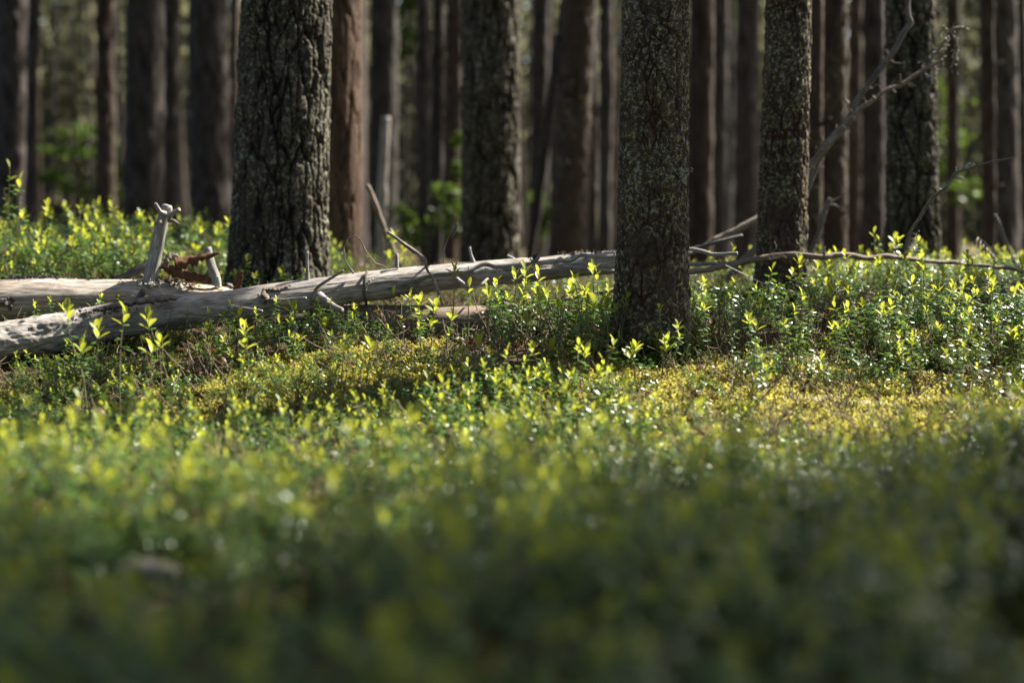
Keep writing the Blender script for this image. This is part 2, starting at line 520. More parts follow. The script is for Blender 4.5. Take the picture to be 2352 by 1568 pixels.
# ------------------------------------------------------------------ pine trees
def trunk_mesh(name, ptop, pbot, rfun, H, base, mat, seg=128, gk=0.13, style='deep', seed=0, fine_to=1.0, fine_step=0.004, flare=0.25, amp=0.008, cw=0.03, ch=0.12):
    """ptop / pbot: two points on the axis; goes up to H above the base"""
    ptop, pbot, base = Vector(ptop), Vector(pbot), Vector(base)
    ax = (ptop - pbot)
    ax = ax / ax.z
    z0 = -0.12
    zs = np.concatenate([np.arange(z0, fine_to, fine_step), fine_to + np.linspace(0, 1, 60)[0:] ** 1.5 * (H - fine_to)])
    zs = np.unique(zs)
    th = np.linspace(0, 2 * math.pi, seg, endpoint=False)
    Z, TH = np.meshgrid(zs, th, indexing='ij')
    zf, tf = Z.ravel(), TH.ravel()
    R = rfun(zf)
    lobes = 1 + 0.35 * np.cos(tf * 5 + seed) * 0.5 + 0.2 * np.cos(tf * 3 + seed * 2)
    R = R * (1 + flare * np.exp(-np.maximum(zf, -0.05) / 0.09) * lobes)
    r0 = float(rfun(np.array([0.3]))[0])
    p = np.stack((np.cos(tf) * r0, np.sin(tf) * r0, zf), 1)
    wob = fbm(p * np.array((4, 4, 2.5)) + seed, seed, 2) * 0.035
    if style == 'far':
        h = fbm(p * np.array((30, 30, 9)), seed + 9, 3) * amp + np.maximum(vnoise(p * np.array((9, 9, 7)), seed + 4) - 0.35, 0) * amp * 2.2
        crev = np.ones(len(p)); pid = hash01((zf * 20).astype(int), (tf * 5).astype(int), (tf * 0).astype(int), seed)
    else:
        q = p + np.stack([fbm(p * np.array((16, 16, 7)), seed + k, 3) for k in (20, 30, 40)], 1) * np.array((0.022, 0.022, 0.05)) + np.stack([fbm(p * np.array((70, 70, 30)), seed + k, 2) for k in (21, 31, 41)], 1) * np.array((0.006, 0.006, 0.012))
        f1, f2, cid = voronoi(q / np.array((cw, cw, ch)), seed)
        crev = f2 - f1
        gate = sstep(-0.25, 0.15, fbm(p * np.array((22, 22, 12)), seed + 99, 3))
        crev = crev + gate * gk
        pl = sstep(0.0, 0.24, crev)
        f1b, f2b, cidb = voronoi(q / np.array((cw * 0.42, cw * 0.42, ch * 0.3)) + 5, seed + 50)
        fine = fbm(p * 110, seed + 70, 3)
        if style == 'deep':
            h = (pl - 0.6) * amp * (0.7 + 0.6 * cid) + (cidb - 0.5) * amp * 0.22 * pl + fine * amp * 0.28 + sstep(0, 0.15, f2b - f1b) * amp * 0.12
        else:
            tilt = (f1 * (cid - 0.3))
            h = (pl - 0.6) * amp * 0.6 + (cid - 0.5) * amp * 0.55 + (cidb - 0.5) * amp * 0.55 * pl + fine * amp * 0.22 - tilt * amp * 0.4
        pid = np.clip(0.6 * cid + 0.4 * cidb, 0, 1)
    # fade detail with height (far out of the frame)
    R = R * (1 + wob) + h * np.clip(R / r0, 0.3, 1)
    x = np.cos(tf) * R + ax.x * zf
    y = np.sin(tf) * R + ax.y * zf
    # slow bend higher up
    bend = np.maximum(zf - 2, 0) * 0.012 * math.sin(seed * 3.1)
    x = x + bend
    v = np.stack((x, y, zf), 1)
    ns = len(zs)
    ii, jj = np.meshgrid(np.arange(ns - 1), np.arange(seg), indexing='ij')
    a = ii * seg + jj
    b = ii * seg + (jj + 1) % seg
    F = np.stack((a, b, b + seg, a + seg), 2).reshape(-1, 4)
    return make_mesh(name, v, F, [mat], attrs={'crev': ('FLOAT', crev), 'plate': ('FLOAT', pid)}), ax

def make_crown(seed, r=1.5, z0=7.2, z1=12.5, nb=26, per=70):
    """pine crown: limbs with needle clumps, local to the trunk base"""
    rng = np.random.default_rng(seed)
    parts = []
    qs = []
    for b in range(nb):
        t = b / (nb - 1)
        z = z0 + (z1 - z0) * t
        L = r * (1 - 0.65 * t) * rng.uniform(0.6, 1.15)
        az = b * 2.4 + rng.uniform(-0.4, 0.4)
        d = np.array((math.cos(az), math.sin(az), 0.25 + 0.5 * t))
        p0 = np.array((0, 0, z)); p1 = p0 + d * L * 0.5 + (0, 0, 0.02); p2 = p0 + d * L + (0, 0, 0.12)
        v, f, g = tube([p0, p1, p2], [0.035, 0.022, 0.008], n=5, seg=6, rough=0, lump=0, caps=False)
        parts.append((v, f, 0))
        for k in range(per):
            s = rng.uniform(0.25, 1.05)
            c = p0 + d * L * s + rng.normal(0, 0.16, 3) * np.array((1, 1, 0.6))
            qs.append(c)
    qs = np.array(qs)
    n = len(qs)
    a = rng.normal(0, 1, (n, 3)); a /= np.linalg.norm(a, axis=1)[:, None]
    bb = rng.normal(0, 1, (n, 3)); bb = np.cross(a, bb); bb /= np.linalg.norm(bb, axis=1)[:, None]
    la = rng.uniform(0.05, 0.11, (n, 1)); lb = la * rng.uniform(0.25, 0.6, (n, 1))
    V = np.stack((qs - a * la, qs - bb * lb, qs + a * la, qs + bb * lb), 1).reshape(-1, 3)
    F = np.arange(4 * n).reshape(-1, 4)
    parts.append((V, F, 1))
    return merge(parts)

CROWNS = []
for s, (r, z0, z1, nb, per) in enumerate(((1.5, 7.0, 12.0, 26, 60), (1.3, 8.0, 12.6, 22, 60), (1.8, 6.2, 12.0, 32, 80), (1.25, 7.0, 10.5, 34, 170))):
    v, f, mi = make_crown(s + 3, r, z0, z1, nb, per)
    CROWNS.append(make_mesh('pine_crown', v, f, [M['bark_far'], M['needle']], mi, smooth=False))

def add_crown(t, k, ax=None):
    c = obj('crown', CROWNS[k if k == 3 else k % 3], t)
    if ax is not None:
        c.location = (ax.x * 9, ax.y * 9, 0)
    c.rotation_euler = (0, 0, k * 1.7)
    return c

def pine(px_t, px_b, w_t, w_b, d, label, mat, style='far', seed=0, name='pine_tree', group=None, crown=None, cat='pine tree', H=12.5, base_py=None, **kw):
    """trunk seen at px_t at the top of the frame (w_t wide) and at px_b where it meets the ground"""
    pt = P(px_t, 0, d)
    g = gz(P(px_b, 600, d).x, d)
    # pixel row of the ground there
    pb = P(px_b, 600, d)
    k = 0
    pyb = 600
    for _ in range(4):
        q = P(px_b, pyb, d)
        pyb += (q.z - g) * FPX / d
    pb = P(px_b, pyb, d)
    base = Vector((pb.x, pb.y, pb.z))
    ra, rb = px2m(w_b, d) / 2, px2m(w_t, d) / 2
    ht = pt.z - pb.z
    def rfun(z):
        r = ra + (rb - ra) * np.clip(z, 0, 99) / ht
        lim = rb * np.clip(1 - (z - ht) / (H * 1.03 - ht), 0.08, 1)
        return np.where(z > ht, lim, r)
    t = empty(name, base, label, cat, group)
    me, ax = trunk_mesh('trunk', pt, pb, rfun, H, base, mat, style=style, seed=seed, fine_to=ht + 0.15, **kw)
    obj('trunk', me, t)
    if crown is not None:
        add_crown(t, crown, ax)
    return t, ax, rfun

def stub_on(t, ax, rfun, h, az, L, r, mat, rise=0.2, name='branch_stub', seed=0):
    c = Vector((ax.x * h, ax.y * h, h))
    d = Vector((math.cos(az), math.sin(az), rise))
    rr = float(rfun(np.array([h]))[0])
    p0 = c + d * rr * 0.8
    p1 = c + d * (rr + L * 0.5)
    p2 = c + d * (rr + L) + Vector((0, 0, L * 0.05))
    v, f, g = tube([p0, p1, p2], [r * 1.25, r, r * 0.75], n=6, seg=8, seed=seed, lump=0.15)
    return obj(name, make_mesh(name, v, f, [mat], attrs={'grain': ('FLOAT_VECTOR', g)}), t)

# the near pines
tL, axL, rfL = pine(658, 638, 188, 212, 4.22, 'thick grey lichened pine with deeply furrowed bark behind the fallen logs', M['bark_left'], 'deep', 11, seg=260, fine_step=0.0028, amp=0.017, cw=0.026, ch=0.19, flare=0.22, gk=0.03, crown=0)
tC, axC, rfC = pine(1507, 1495, 146, 164, 3.22, 'slim pine with flaky brown bark and pale lichen, standing in front of the long branch', M['bark_slim'], 'flaky', 23, seg=260, fine_step=0.0022, amp=0.0085, cw=0.021, ch=0.055, flare=0.34, gk=0.09, crown=1)
tR, axR, rfR = pine(1812, 1790, 98, 108, 4.0, 'slender pine rising behind the arching branch, its right edge rimmed with sun', M['bark_slim'], 'flaky', 31, seg=200, fine_step=0.0035, amp=0.011, cw=0.024, ch=0.055, flare=0.25, crown=0)
t3, ax3, rf3 = pine(2090, 2096, 100, 112, 5.2, 'furrowed pine crossed by the leaning dead branch', M['bark_left'], 'deep', 41, seg=200, fine_step=0.005, amp=0.018, cw=0.030, ch=0.20, flare=0.12, gk=0.03, crown=1)
tO, axO, rfO = pine(765, 772, 126, 118, 5.5, 'orange barkless pine partly hidden behind the thick grey pine', M['bark_orange'], 'deep', 51, seg=150, fine_step=0.007, amp=0.006, cw=0.03, ch=0.25, flare=0.08, crown=1)
t11, ax11, rf11 = pine(1128, 1126, 122, 124, 6.4, 'broad dark pine in the middle, softly out of focus', M['bark_left'], 'deep', 61, seg=150, fine_step=0.009, amp=0.02, cw=0.034, ch=0.18, flare=0.1, gk=0.03, crown=0)

def lichen_tuft(parent, center, n, spread, size, seed, name='lichen_tuft', normal=(0, -1, 0)):
    """branchy fruticose lichen made of small forked ribbons"""
    rng = np.random.default_rng(seed)
    parts = []
    nrm = np.array(normal, float)
    for k in range(n):
        p = np.array(center) + rng.normal(0, 1, 3) * np.array(spread)
        d = nrm + rng.normal(0, 0.8, 3)
        d /= np.linalg.norm(d)
        for fork in range(3):
            e = d + rng.normal(0, 0.6, 3)
            e /= np.linalg.norm(e)
            L = size * rng.uniform(0.5, 1.1)
            v, f, g = tube([p, p + d * L * 0.5, p + d * L * 0.5 + e * L * 0.6], [size * 0.13, size * 0.1, size * 0.05], n=3, seg=4, rough=0, lump=0, caps=False)
            parts.append((v, f, 0))
    v, f, mi = merge(parts)
    return obj(name, make_mesh(name, v, f, [M['lichen']]), parent)

def on_pine(d, px, py, t, front):
    q = P(px, py, d - front)
    return q - t.location
lichen_tuft(tC, on_pine(3.22, 1552, 392, tC, 0.055), 60, (0.013, 0.004, 0.006), 0.009, 1)
lichen_tuft(tC, on_pine(3.22, 1566, 412, tC, 0.045), 34, (0.006, 0.004, 0.010), 0.009, 2)
lichen_tuft(tC, on_pine(3.22, 1532, 408, tC, 0.070), 26, (0.008, 0.003, 0.006), 0.008, 3)

LIT = ((-2.0, 2.6, 1.9, 5.6),)      # x0,x1,y0,y1 of the sunlit patch that crowns must not cover
def crown_clear(x, y, rad=1.4):
    for H in np.linspace(6.5, 12.5, 9):
        k = H / math.tan(SUN_EL)
        sx, sy = x - k * math.cos(SUN_AZ), y - k * math.sin(SUN_AZ)
        for (x0, x1, y0, y1) in LIT:
            if x0 - rad < sx < x1 + rad and y0 - rad < sy < y1 + rad:
                return False
    return True
# background trees: (px top, px bottom, w top, w bottom, distance, material, label)
BT = [
    (30, 24, 70, 72, 11, 'bark_far', 'dark pine at the far left edge with a sunlit right side', None),
    (78, 66, 22, 26, 9.5, 'bark_far', 'thin pole standing in for the sunlit right edge of the dark pine at the far left', None),  # separate thin trunk in place of that pine's lit edge
    (241, 246, 40, 44, 13, 'bark_far_red', 'sunlit pinkish trunk second gap from the left, above the bushes', None),
    (335, 330, 84, 90, 9, 'bark_far', 'wide dark trunk directly behind the upright snag', 0),
    (393, 396, 40, 40, 14, 'bark_far', 'narrow brown trunk just right of the snag', None),
    (478, 486, 86, 92, 10, 'bark_far', 'brown trunk left of the thick grey pine', None),
    (538, 534, 22, 24, 12, 'bark_far_red', 'thin reddish trunk standing in for the sunlit right edge of the brown trunk beside it', None),  # lit edge of the brown trunk built as a reddish stem of its own
    (882, 880, 62, 66, 12, 'bark_far', 'dark brown trunk right of the orange barkless pine', None),
    (972, 980, 30, 34, 11, 'bark_far', 'narrow dark trunk between the orange pine and the broad dark pine', 1),
    (1008, 1000, 26, 30, 9.5, 'bark_far', 'knobbly sunlit trunk left of the broad dark pine', None),
    (1044, 1042, 40, 44, 16, 'bark_far_red', 'reddish trunk tight against the left of the broad dark pine', None),
    (1176, 1186, 26, 30, 9, 'bark_far', 'pale thin trunk against the right side of the broad dark pine', None),
    (1300, 1208, 26, 22, 8.5, 'bark_far', 'thin leaning pale trunk between the two dark pines', None),
    (1332, 1300, 74, 84, 8.2, 'bark_mid', 'dark leaning pine left of the slim flaky pine', None),
    (1362, 1362, 22, 28, 10, 'bark_far', 'short-looking pale trunk beside the dark leaning pine', None),
    (1394, 1388, 28, 30, 9, 'bark_far', 'pale trunk with a round knot near the top, left of the slim pine', None),
    (1240, 1238, 40, 44, 18, 'bark_far', 'faint brown trunk far between the two dark pines', None),
    (1614, 1608, 52, 56, 9, 'bark_far_red', 'brown sunlit trunk right of the slim flaky pine', None),
    (1655, 1650, 36, 40, 13, 'bark_far', 'dark trunk behind the brown sunlit one', 2),
    (1718, 1712, 50, 56, 12, 'bark_far', 'grey trunk in the gap left of the slender rimmed pine', None),
    (1874, 1868, 30, 34, 6.6, 'bark_mid', 'knobbly dark trunk touching the right of the slender pine', None),
    (1915, 1912, 56, 62, 6.9, 'bark_mid', 'dark scaly trunk behind the leaning dead branch', None),
    (1966, 1960, 30, 34, 13, 'bark_far_red', 'reddish trunk between the scaly trunk and the furrowed pine', None),
    (2008, 2004, 48, 54, 11, 'bark_far', 'dark trunk just left of the furrowed pine', 1),
    (2190, 2188, 26, 30, 14, 'bark_far_red', 'thin sunlit trunk in the green gap right of the furrowed pine', None),
    (2293, 2300, 78, 84, 10, 'bark_far', 'wide dark trunk near the right edge', 0),
    (2272, 2274, 22, 26, 8.5, 'bark_far_red', 'narrow reddish stem in front of the wide dark right trunk', None),
    (2348, 2352, 20, 22, 15, 'bark_far', 'pale trunk cut by the right edge of the picture', None),
]
rb = random.Random(5)
for k, (a, b, wt, wb, d, mk, lab, cr) in enumerate(BT):
    st = 'deep' if mk in ('bark_mid', 'bark_left') else 'far'
    t, ax, rf = pine(a, b, wt, wb, d, lab, M[mk], st, 100 + k, seg=48, fine_step=0.02, amp=0.014 if wt > 30 else 0.01, cw=0.04, ch=0.12, flare=0.12, crown=cr, H=12.5 if wt > 30 else 9)
    if cr is None and k % 2 == 0 and crown_clear(t.location.x, d, 1.0):
        add_crown(t, k, ax)
    if wt < 45 or mk != 'bark_far':
        for s in range(rb.randint(3, 7)):
            stub_on(t, ax, rf, rb.uniform(0.2, 1.6 + d * 0.12), rb.uniform(0, 6.28), rb.uniform(0.01, 0.10), rb.uniform(0.005, 0.011), M[mk], 0.3, seed=s)
# the broken pole
def pole_tree():
    d = 8.5
    pts, rad = pxpath([(872, 700, d, 24), (876, 560, d, 24), (879, 420, d, 24), (886, 268, d, 21)])
    base = P(872, 640, d)
    t = empty('broken_pole_tree', base, 'short broken dead trunk, pale and sunlit, right of the orange pine', 'dead tree')
    tube_obj('trunk', pts, rad, M['wood'], t, n=50, seg=20, lump=0.12, rough=0.1)
pole_tree()

# deeper forest: filler trunks that share a few meshes
def unit_trunk(seed):
    ns, seg = 70, 18
    zs = np.linspace(-0.3, 12.5, ns)
    th = np.linspace(0, 2 * math.pi, seg, endpoint=False)
    Z, TH = np.meshgrid(zs, th, indexing='ij')
    zf, tf = Z.ravel(), TH.ravel()
    R = np.clip(1 - zf / 15, 0.12, 1) * (1 + 0.3 * np.exp(-np.maximum(zf, 0) / 0.15))
    R = R * (1 + fbm(np.stack((np.cos(tf) * 2, np.sin(tf) * 2, zf * 1.8), 1), seed, 3) * 0.22)
    b = np.sin(zf * 0.35 + seed) * 0.35
    v = np.stack((np.cos(tf) * R + b - b[0], np.sin(tf) * R, zf), 1)
    ii, jj = np.meshgrid(np.arange(ns - 1), np.arange(seg), indexing='ij')
    a = ii * seg + jj
    bq = ii * seg + (jj + 1) % seg
    F = np.stack((a, bq, bq + seg, a + seg), 2).reshape(-1, 4)
    return v, F
UT = []
for s in range(5):
    v, F = unit_trunk(s * 3 + 1)
    UT.append(make_mesh('far_trunk', v, F, [M['bark_far'] if s % 2 == 0 else M['bark_far_red']]))

def trunk_clear(x, y, H=12):
    # does its thin shadow cross the sunny patch close by?
    return y > 7.5

rf_ = random.Random(77)
far_xy = []
tries = 0
while len(far_xy) < 135 and tries < 20000:
    tries += 1
    y = 11 + 47 * rf_.random() ** 0.75
    x = rf_.uniform(-0.42, 0.42) * y
    if all((x - a) ** 2 + (y - b) ** 2 > (0.5 + 0.02 * y) ** 2 for a, b in far_xy):
        far_xy.append((x, y))
for k, (x, y) in enumerate(far_xy):
    r = rf_.choice((0.035, 0.05, 0.06, 0.08, 0.1, 0.12, 0.14)) * rf_.uniform(0.9, 1.1)
    u_ = x / y
    word = '%s %s pine deep in the %s forest, %s of the picture' % (
        'stout' if r > 0.09 else 'medium' if r > 0.055 else 'thin pole-like', 'greyish' if (k % 5) % 2 == 0 else 'reddish-barked',
        'nearer' if y < 26 else 'farthest', 'left part' if u_ < -0.22 else 'left middle' if u_ < 0 else 'right middle' if u_ < 0.22 else 'right part')
    t = empty('pine_tree', (x, y, gz(x, y)), word, 'pine tree', word.split(' pine')[0] + ' pines, ' + word.split('deep in the ')[1])
    o = obj('trunk', UT[k % 5], t)
    o.scale = (r, r, 1)
    t.rotation_euler = (rf_.uniform(-0.03, 0.03), rf_.uniform(-0.055, 0.055), rf_.uniform(0, 6.28))
    if crown_clear(x, y) and y < 42 and k % 3 != 2:
        add_crown(t, k)

# pines just outside the frame on the right, whose crowns shade the near ground
def shade_tree(Px, Py, Hc, k, s=1.0):
    kk = Hc / math.tan(SUN_EL)
    x, y = Px + kk * math.cos(SUN_AZ), Py + kk * math.sin(SUN_AZ)
    t = empty('pine_tree', (x, y, gz(x, y)), 'pine standing outside the picture that shades the near ground', 'pine tree', 'pines beyond the right edge of the picture')
    o = obj('trunk', UT[k % 5], t)
    o.scale = (0.1, 0.1, 1)
    c = add_crown(t, k)
    c.scale = (s, s, 1)
SHADE = ((1.35, 1.5, 8.7, 3, 0.8), (0.9, 0.9, 8.7, 2, 0.9), (2.3, 1.1, 8.7, 3, 0.9), (-0.6, 0.75, 8.7, 2, 0.75), (1.2, -0.8, 8.7, 0, 0.9))
for a in SHADE:
    shade_tree(*a)
# unseen pine added out of frame so its trunk shades the slim pine
t = empty('pine_tree', (2.02, 4.26, gz(2.02, 4.26)), 'unseen pine added beyond the right edge of the picture to shade the slim pine', 'pine tree', 'pines beyond the right edge of the picture')
o = obj('trunk', UT[0], t)
o.scale = (0.125, 0.125, 1)
add_crown(t, 1)
# the forest goes on behind and beside the camera
rs = random.Random(15)
cnt = 0
while cnt < 30:
    x, y = rs.uniform(-13, 13), rs.uniform(-13, 9)
    if y > 0 and abs(x) < 0.5 * y + 1.2 or math.hypot(x, y) < 2.2:
        continue
    if not crown_clear(x, y, 0.8):
        continue
    t = empty('pine_tree', (x, y, gz(x, y)), 'pine of the same forest standing beside or behind the camera, outside the picture', 'pine tree', 'pines around the camera')
    o = obj('trunk', UT[cnt % 5], t)
    q = rs.uniform(0.09, 0.14)
    o.scale = (q, q, 1)
    add_crown(t, (3, 0, 2, 3)[cnt % 4])
    cnt += 1

# far foliage and saplings
def leaf_cloud(rng, centers, size, n_each=1):
    n = len(centers)
    a = rng.normal(0, 1, (n, 3)); a /= np.linalg.norm(a, axis=1)[:, None]
    b = np.cross(a, rng.normal(0, 1, (n, 3))); b /= np.linalg.norm(b, axis=1)[:, None]
    la = size * rng.uniform(0.6, 1.4, (n, 1)); lb = la * rng.uniform(0.4, 0.7, (n, 1))
    V = np.stack((centers - a * la, centers - b * lb, centers + a * la, centers + b * lb), 1).reshape(-1, 3)
    return V, np.arange(4 * n).reshape(-1, 4)

def far_forest():
    rng = np.random.default_rng(9)
    cs = []
    for k in range(700):
        y = rng.uniform(56, 82)
        x = rng.uniform(-0.55, 0.55) * y * 1.15
        h = rng.uniform(9, 17)
        z = float(ground(x, y)[0])
        n = 190
        t = rng.random(n) ** 0.8
        r = (1 - t) * 2.0 + 0.3
        an = rng.uniform(0, 6.28, n)
        rr = np.sqrt(rng.random(n)) * r
        cs.append(np.stack((x + np.cos(an) * rr, y + np.sin(an) * rr, z + 0.1 + t * h), 1))
    V, F = leaf_cloud(rng, np.concatenate(cs), 0.28)
    o = obj('forest', make_mesh('forest', V, F, [M['far_leaf']], smooth=False))
    meta(o, 'far-off mass of green trees closing the view behind the trunks', 'forest', None, 'stuff')
far_forest()

def sapling(px, py, d, hpx, wpx, n, label, leaf=0.018, cat='sapling', group=None, mat='sapling_leaf'):
    """bush whose foliage is centred at px,py"""
    c = P(px, py, d)
    rng = np.random.default_rng(int(px * 7 + py))
    g = gz(c.x, d)
    base = Vector((c.x, d, g))
    t = empty('sapling', base, label, cat, group)
    h, w = px2m(hpx, d), px2m(wpx, d)
    top = c - base
    v, f, gr = tube([(0, 0, -0.02), (0.01, 0, top.z * 0.5), (top.x, 0, top.z + h * 0.45)], [0.007, 0.006, 0.003], n=10, seg=6)
    obj('trunk', make_mesh('trunk', v, f, [M['stem']], attrs={'grain': ('FLOAT_VECTOR', gr)}), t)
    # leaf sprays in a few tiers
    nt_ = max(3, int(n / 60))
    tiers = [np.array((rng.uniform(-0.4, 0.4) * w, rng.uniform(-0.4, 0.4) * w, top.z + rng.uniform(-0.5, 0.5) * h)) for _ in range(nt_)]
    cs = np.concatenate([q + rng.normal(0, 1, (n // nt_, 3)) * np.array((w * 0.16, w * 0.16, h * 0.07)) for q in tiers])
    V, F = leaf_cloud(rng, cs, leaf)
    obj('crown', make_mesh('crown', V, F, [M[mat]], smooth=False), t)
for a in (
    (160, 320, 15, 70, 130, 420, 'bright green sapling tier seen between the two leftmost trunks', 0.035),
    (250, 400, 14, 110, 110, 420, 'olive green sapling behind the pinkish trunk on the left', 0.032),
    (140, 425, 14, 60, 90, 300, 'low yellow-green sapling above the left bushes', 0.032),
    (1048, 370, 12, 110, 30, 300, 'bright green sapling left of the broad dark pine', 0.024),
    (1040, 490, 8.5, 120, 90, 500, 'low dark green bush at the foot of the broad dark pine', 0.02),
    (1240, 480, 10, 130, 50, 420, 'bright green sapling between the two dark pines', 0.024),
    (940, 60, 16, 240, 40, 420, 'tall yellow-green birch sapling right of the orange pine', 0.035),
    (950, 500, 11, 120, 80, 420, 'dim green bush right of the short broken trunk', 0.024),
    (2180, 300, 16, 200, 90, 500, 'dark green young spruce right of the furrowed pine', 0.035),
    (2210, 440, 13, 60, 90, 260, 'olive sapling low in the right gap', 0.03),
    (1985, 440, 16, 50, 60, 200, 'small green sapling between the dark trunks left of the furrowed pine', 0.03),
    (1360, 530, 10, 60, 20, 100, 'tiny green sapling at the foot of the dark leaning pine', 0.02),
    (1680, 180, 20, 300, 40, 400, 'tall thin green sapling left of the slender rimmed pine', 0.04),
):
    sapling(*a)
def log_shade_sapling(x, y, h, rad):  # unseen sapling added so its small crown throws a shadow patch on the log
    t = empty('sapling', (x, y, gz(x, y)), 'unseen small-crowned sapling added beyond the right edge to shade part of the long log', 'sapling')
    v, f, gr = tube([(0, 0, -0.02), (0.03, 0, h * 0.5), (0, 0, h)], [0.009, 0.008, 0.004], n=20, seg=8)
    obj('trunk', make_mesh('trunk', v, f, [M['stem']], attrs={'grain': ('FLOAT_VECTOR', gr)}), t)
    rng = np.random.default_rng(3)
    q = rng.normal(0, 1, (900, 3)); q = q / np.linalg.norm(q, axis=1)[:, None] * rng.random((900, 1)) ** 0.4 * rad
    V, F = leaf_cloud(rng, q + (0, 0, h), 0.018)
    obj('crown', make_mesh('crown', V, F, [M['sapling_leaf']], smooth=False), t)
log_shade_sapling(2.05, 5.05, 3.5, 0.13)

# ------------------------------------------------------------------ fallen logs
def decay_extra(g, L, th):
    # knobbly, decayed butt for the first part of the main log
    k = sstep(0.42, 0.22, g[:, 2])
    n1 = fbm(g * np.array((60, 60, 45)), 88, 4)
    f1, f2, cid = voronoi(g / np.array((0.013, 0.013, 0.022)), 91)
    gr = vnoise(g * np.array((75, 75, 2.4)), 71)
    gate = sstep(-0.1, 0.3, vnoise(g * np.array((20, 20, 3.0)), 72))
    groove = -sstep(0.10, 0.0, np.abs(gr)) * gate * 0.0022
    return groove + k * (n1 * 0.009 + (np.minimum(f1, 0.6) - 0.4) * 0.0035)

def bark_sheet(name, parent, pts, widths, thick, curl, mat_out, mat_in, seed=0, n=22, m=10, up=(0, 0, 1), jag=0.25):
    """curved slab of bark along a path: real thickness, ragged edges, outer and inner faces"""
    q = np.array([[*p, w] for p, w in zip(pts, widths)], float)
    cr = catmull(q, n)
    C, W = cr[:, :3] - np.array(parent.location), cr[:, 3]
    T = np.gradient(C, axis=0); T /= np.linalg.norm(T, axis=1)[:, None]
    upv = np.array(up, float)
    S = np.cross(T, upv); S /= np.linalg.norm(S, axis=1)[:, None]
    U = np.cross(S, T)
    rng = np.random.default_rng(seed)
    jl = 1 + rng.uniform(-jag, jag, n + 1); jr = 1 + rng.uniform(-jag, jag, n + 1)
    s = np.linspace(-1, 1, m + 1)
    V = []
    for side, off in ((0, thick / 2), (1, -thick / 2)):
        for i in range(n + 1):
            for sj in s:
                w = W[i] * 0.5 * (jl[i] if sj < 0 else jr[i])
                ang = sj * curl
                x = math.sin(ang) / max(curl, 1e-3) * w if curl > 0.01 else sj * w
                z = (math.cos(ang) - 1) / max(curl, 1e-3) * w if curl > 0.01 else 0
                V.append(C[i] + S[i] * x + U[i] * (z + off))
    V = np.array(V)
    k = n + 1, m + 1
    nz = fbm(V * 90 + seed, seed, 3)[:, None] * thick * 0.9
    half = (n + 1) * (m + 1)
    V[:half] += np.repeat(U, m + 1, 0) * nz[:half] * 1.2
    V[half:] += np.repeat(U, m + 1, 0) * nz[:half] * 0.6
    F, Mi = [], []
    for i in range(n):
        for j in range(m):
            a = i * (m + 1) + j
            F.append((a, a + 1, a + m + 2, a + m + 1)); Mi.append(0)
            b = a + half
            F.append((b, b + m + 1, b + m + 2, b + 1)); Mi.append(1)
    for i in range(n):
        a = i * (m + 1); F.append((a, a + m + 1, a + m + 1 + half, a + half)); Mi.append(1)
        a = i * (m + 1) + m; F.append((a, a + half, a + m + 1 + half, a + m + 1)); Mi.append(1)
    for j in range(m):
        a = j; F.append((a, a + half, a + 1 + half, a + 1)); Mi.append(1)
        a = n * (m + 1) + j; F.append((a, a + 1, a + 1 + half, a + half)); Mi.append(1)
    return obj(name, make_mesh(name, V, np.array(F), [mat_out, mat_in], Mi), parent)

def crust(name, parent, pts, radius, n, size, mat, seed, normal=(0, 0, 1), flat=0.5):
    """ragged flakes (lichen, loose bark) lying along a path on the wood"""
    rng = np.random.default_rng(seed)
    C = catmull([np.array(p) for p in pts], 60) - np.array(parent.location)
    parts = []
    nrm = np.array(normal, float)
    for k in range(n):
        c = C[rng.integers(0, len(C))] + rng.normal(0, 1, 3) * np.array((radius, radius, radius * 0.35))
        s = size * rng.uniform(0.4, 1.3)
        u = rng.normal(0, 1, 3); u -= nrm * u.dot(nrm) * flat; u /= np.linalg.norm(u)
        w = np.cross(nrm + rng.normal(0, 0.5, 3), u); w /= np.linalg.norm(w)
        nn = np.cross(u, w)
        ring = []
        for j in range(6):
            a = j / 6 * 6.28
            rr = s * rng.uniform(0.5, 1.0)
            ring.append(c + u * math.cos(a) * rr + w * math.sin(a) * rr * 0.7 + nn * rng.uniform(-0.25, 0.25) * s)
        top = c + nn * s * 0.35
        bot = c - nn * s * 0.2
        V = np.array(ring + [top, bot])
        F = []
        for j in (0, 2, 4):
            F.append((6, j, (j + 1) % 6, (j + 2) % 6))
            F.append((7, (j + 2) % 6, (j + 1) % 6, j))
        parts.append((V, np.array(F), 0))
    v, f, mi = merge(parts)
    return obj(name, make_mesh(name, v, f, [mat], smooth=False), parent)

def kink(pts, rad, seed, k=0.7, per=3):
    """break a smooth path into slightly crooked stretches"""
    rng = np.random.default_rng(seed + 900)
    P0 = [np.array(p, float) for p in pts]
    op, orr = [P0[0]], [rad[0]]
    for i in range(len(P0) - 1):
        L = np.linalg.norm(P0[i + 1] - P0[i])
        m = max(1, min(per, int(L / (rad[i] * 6 + 1e-5))))
        for j in range(1, m + 1):
            t = j / m
            q = P0[i] * (1 - t) + P0[i + 1] * t
            rr = rad[i] * (1 - t) + rad[i + 1] * t
            if not (i == len(P0) - 2 and j == m):
                q = q + rng.normal(0, 1, 3) * rr * k
                rr *= rng.uniform(0.85, 1.2)
            op.append(q); orr.append(rr)
    return op, orr

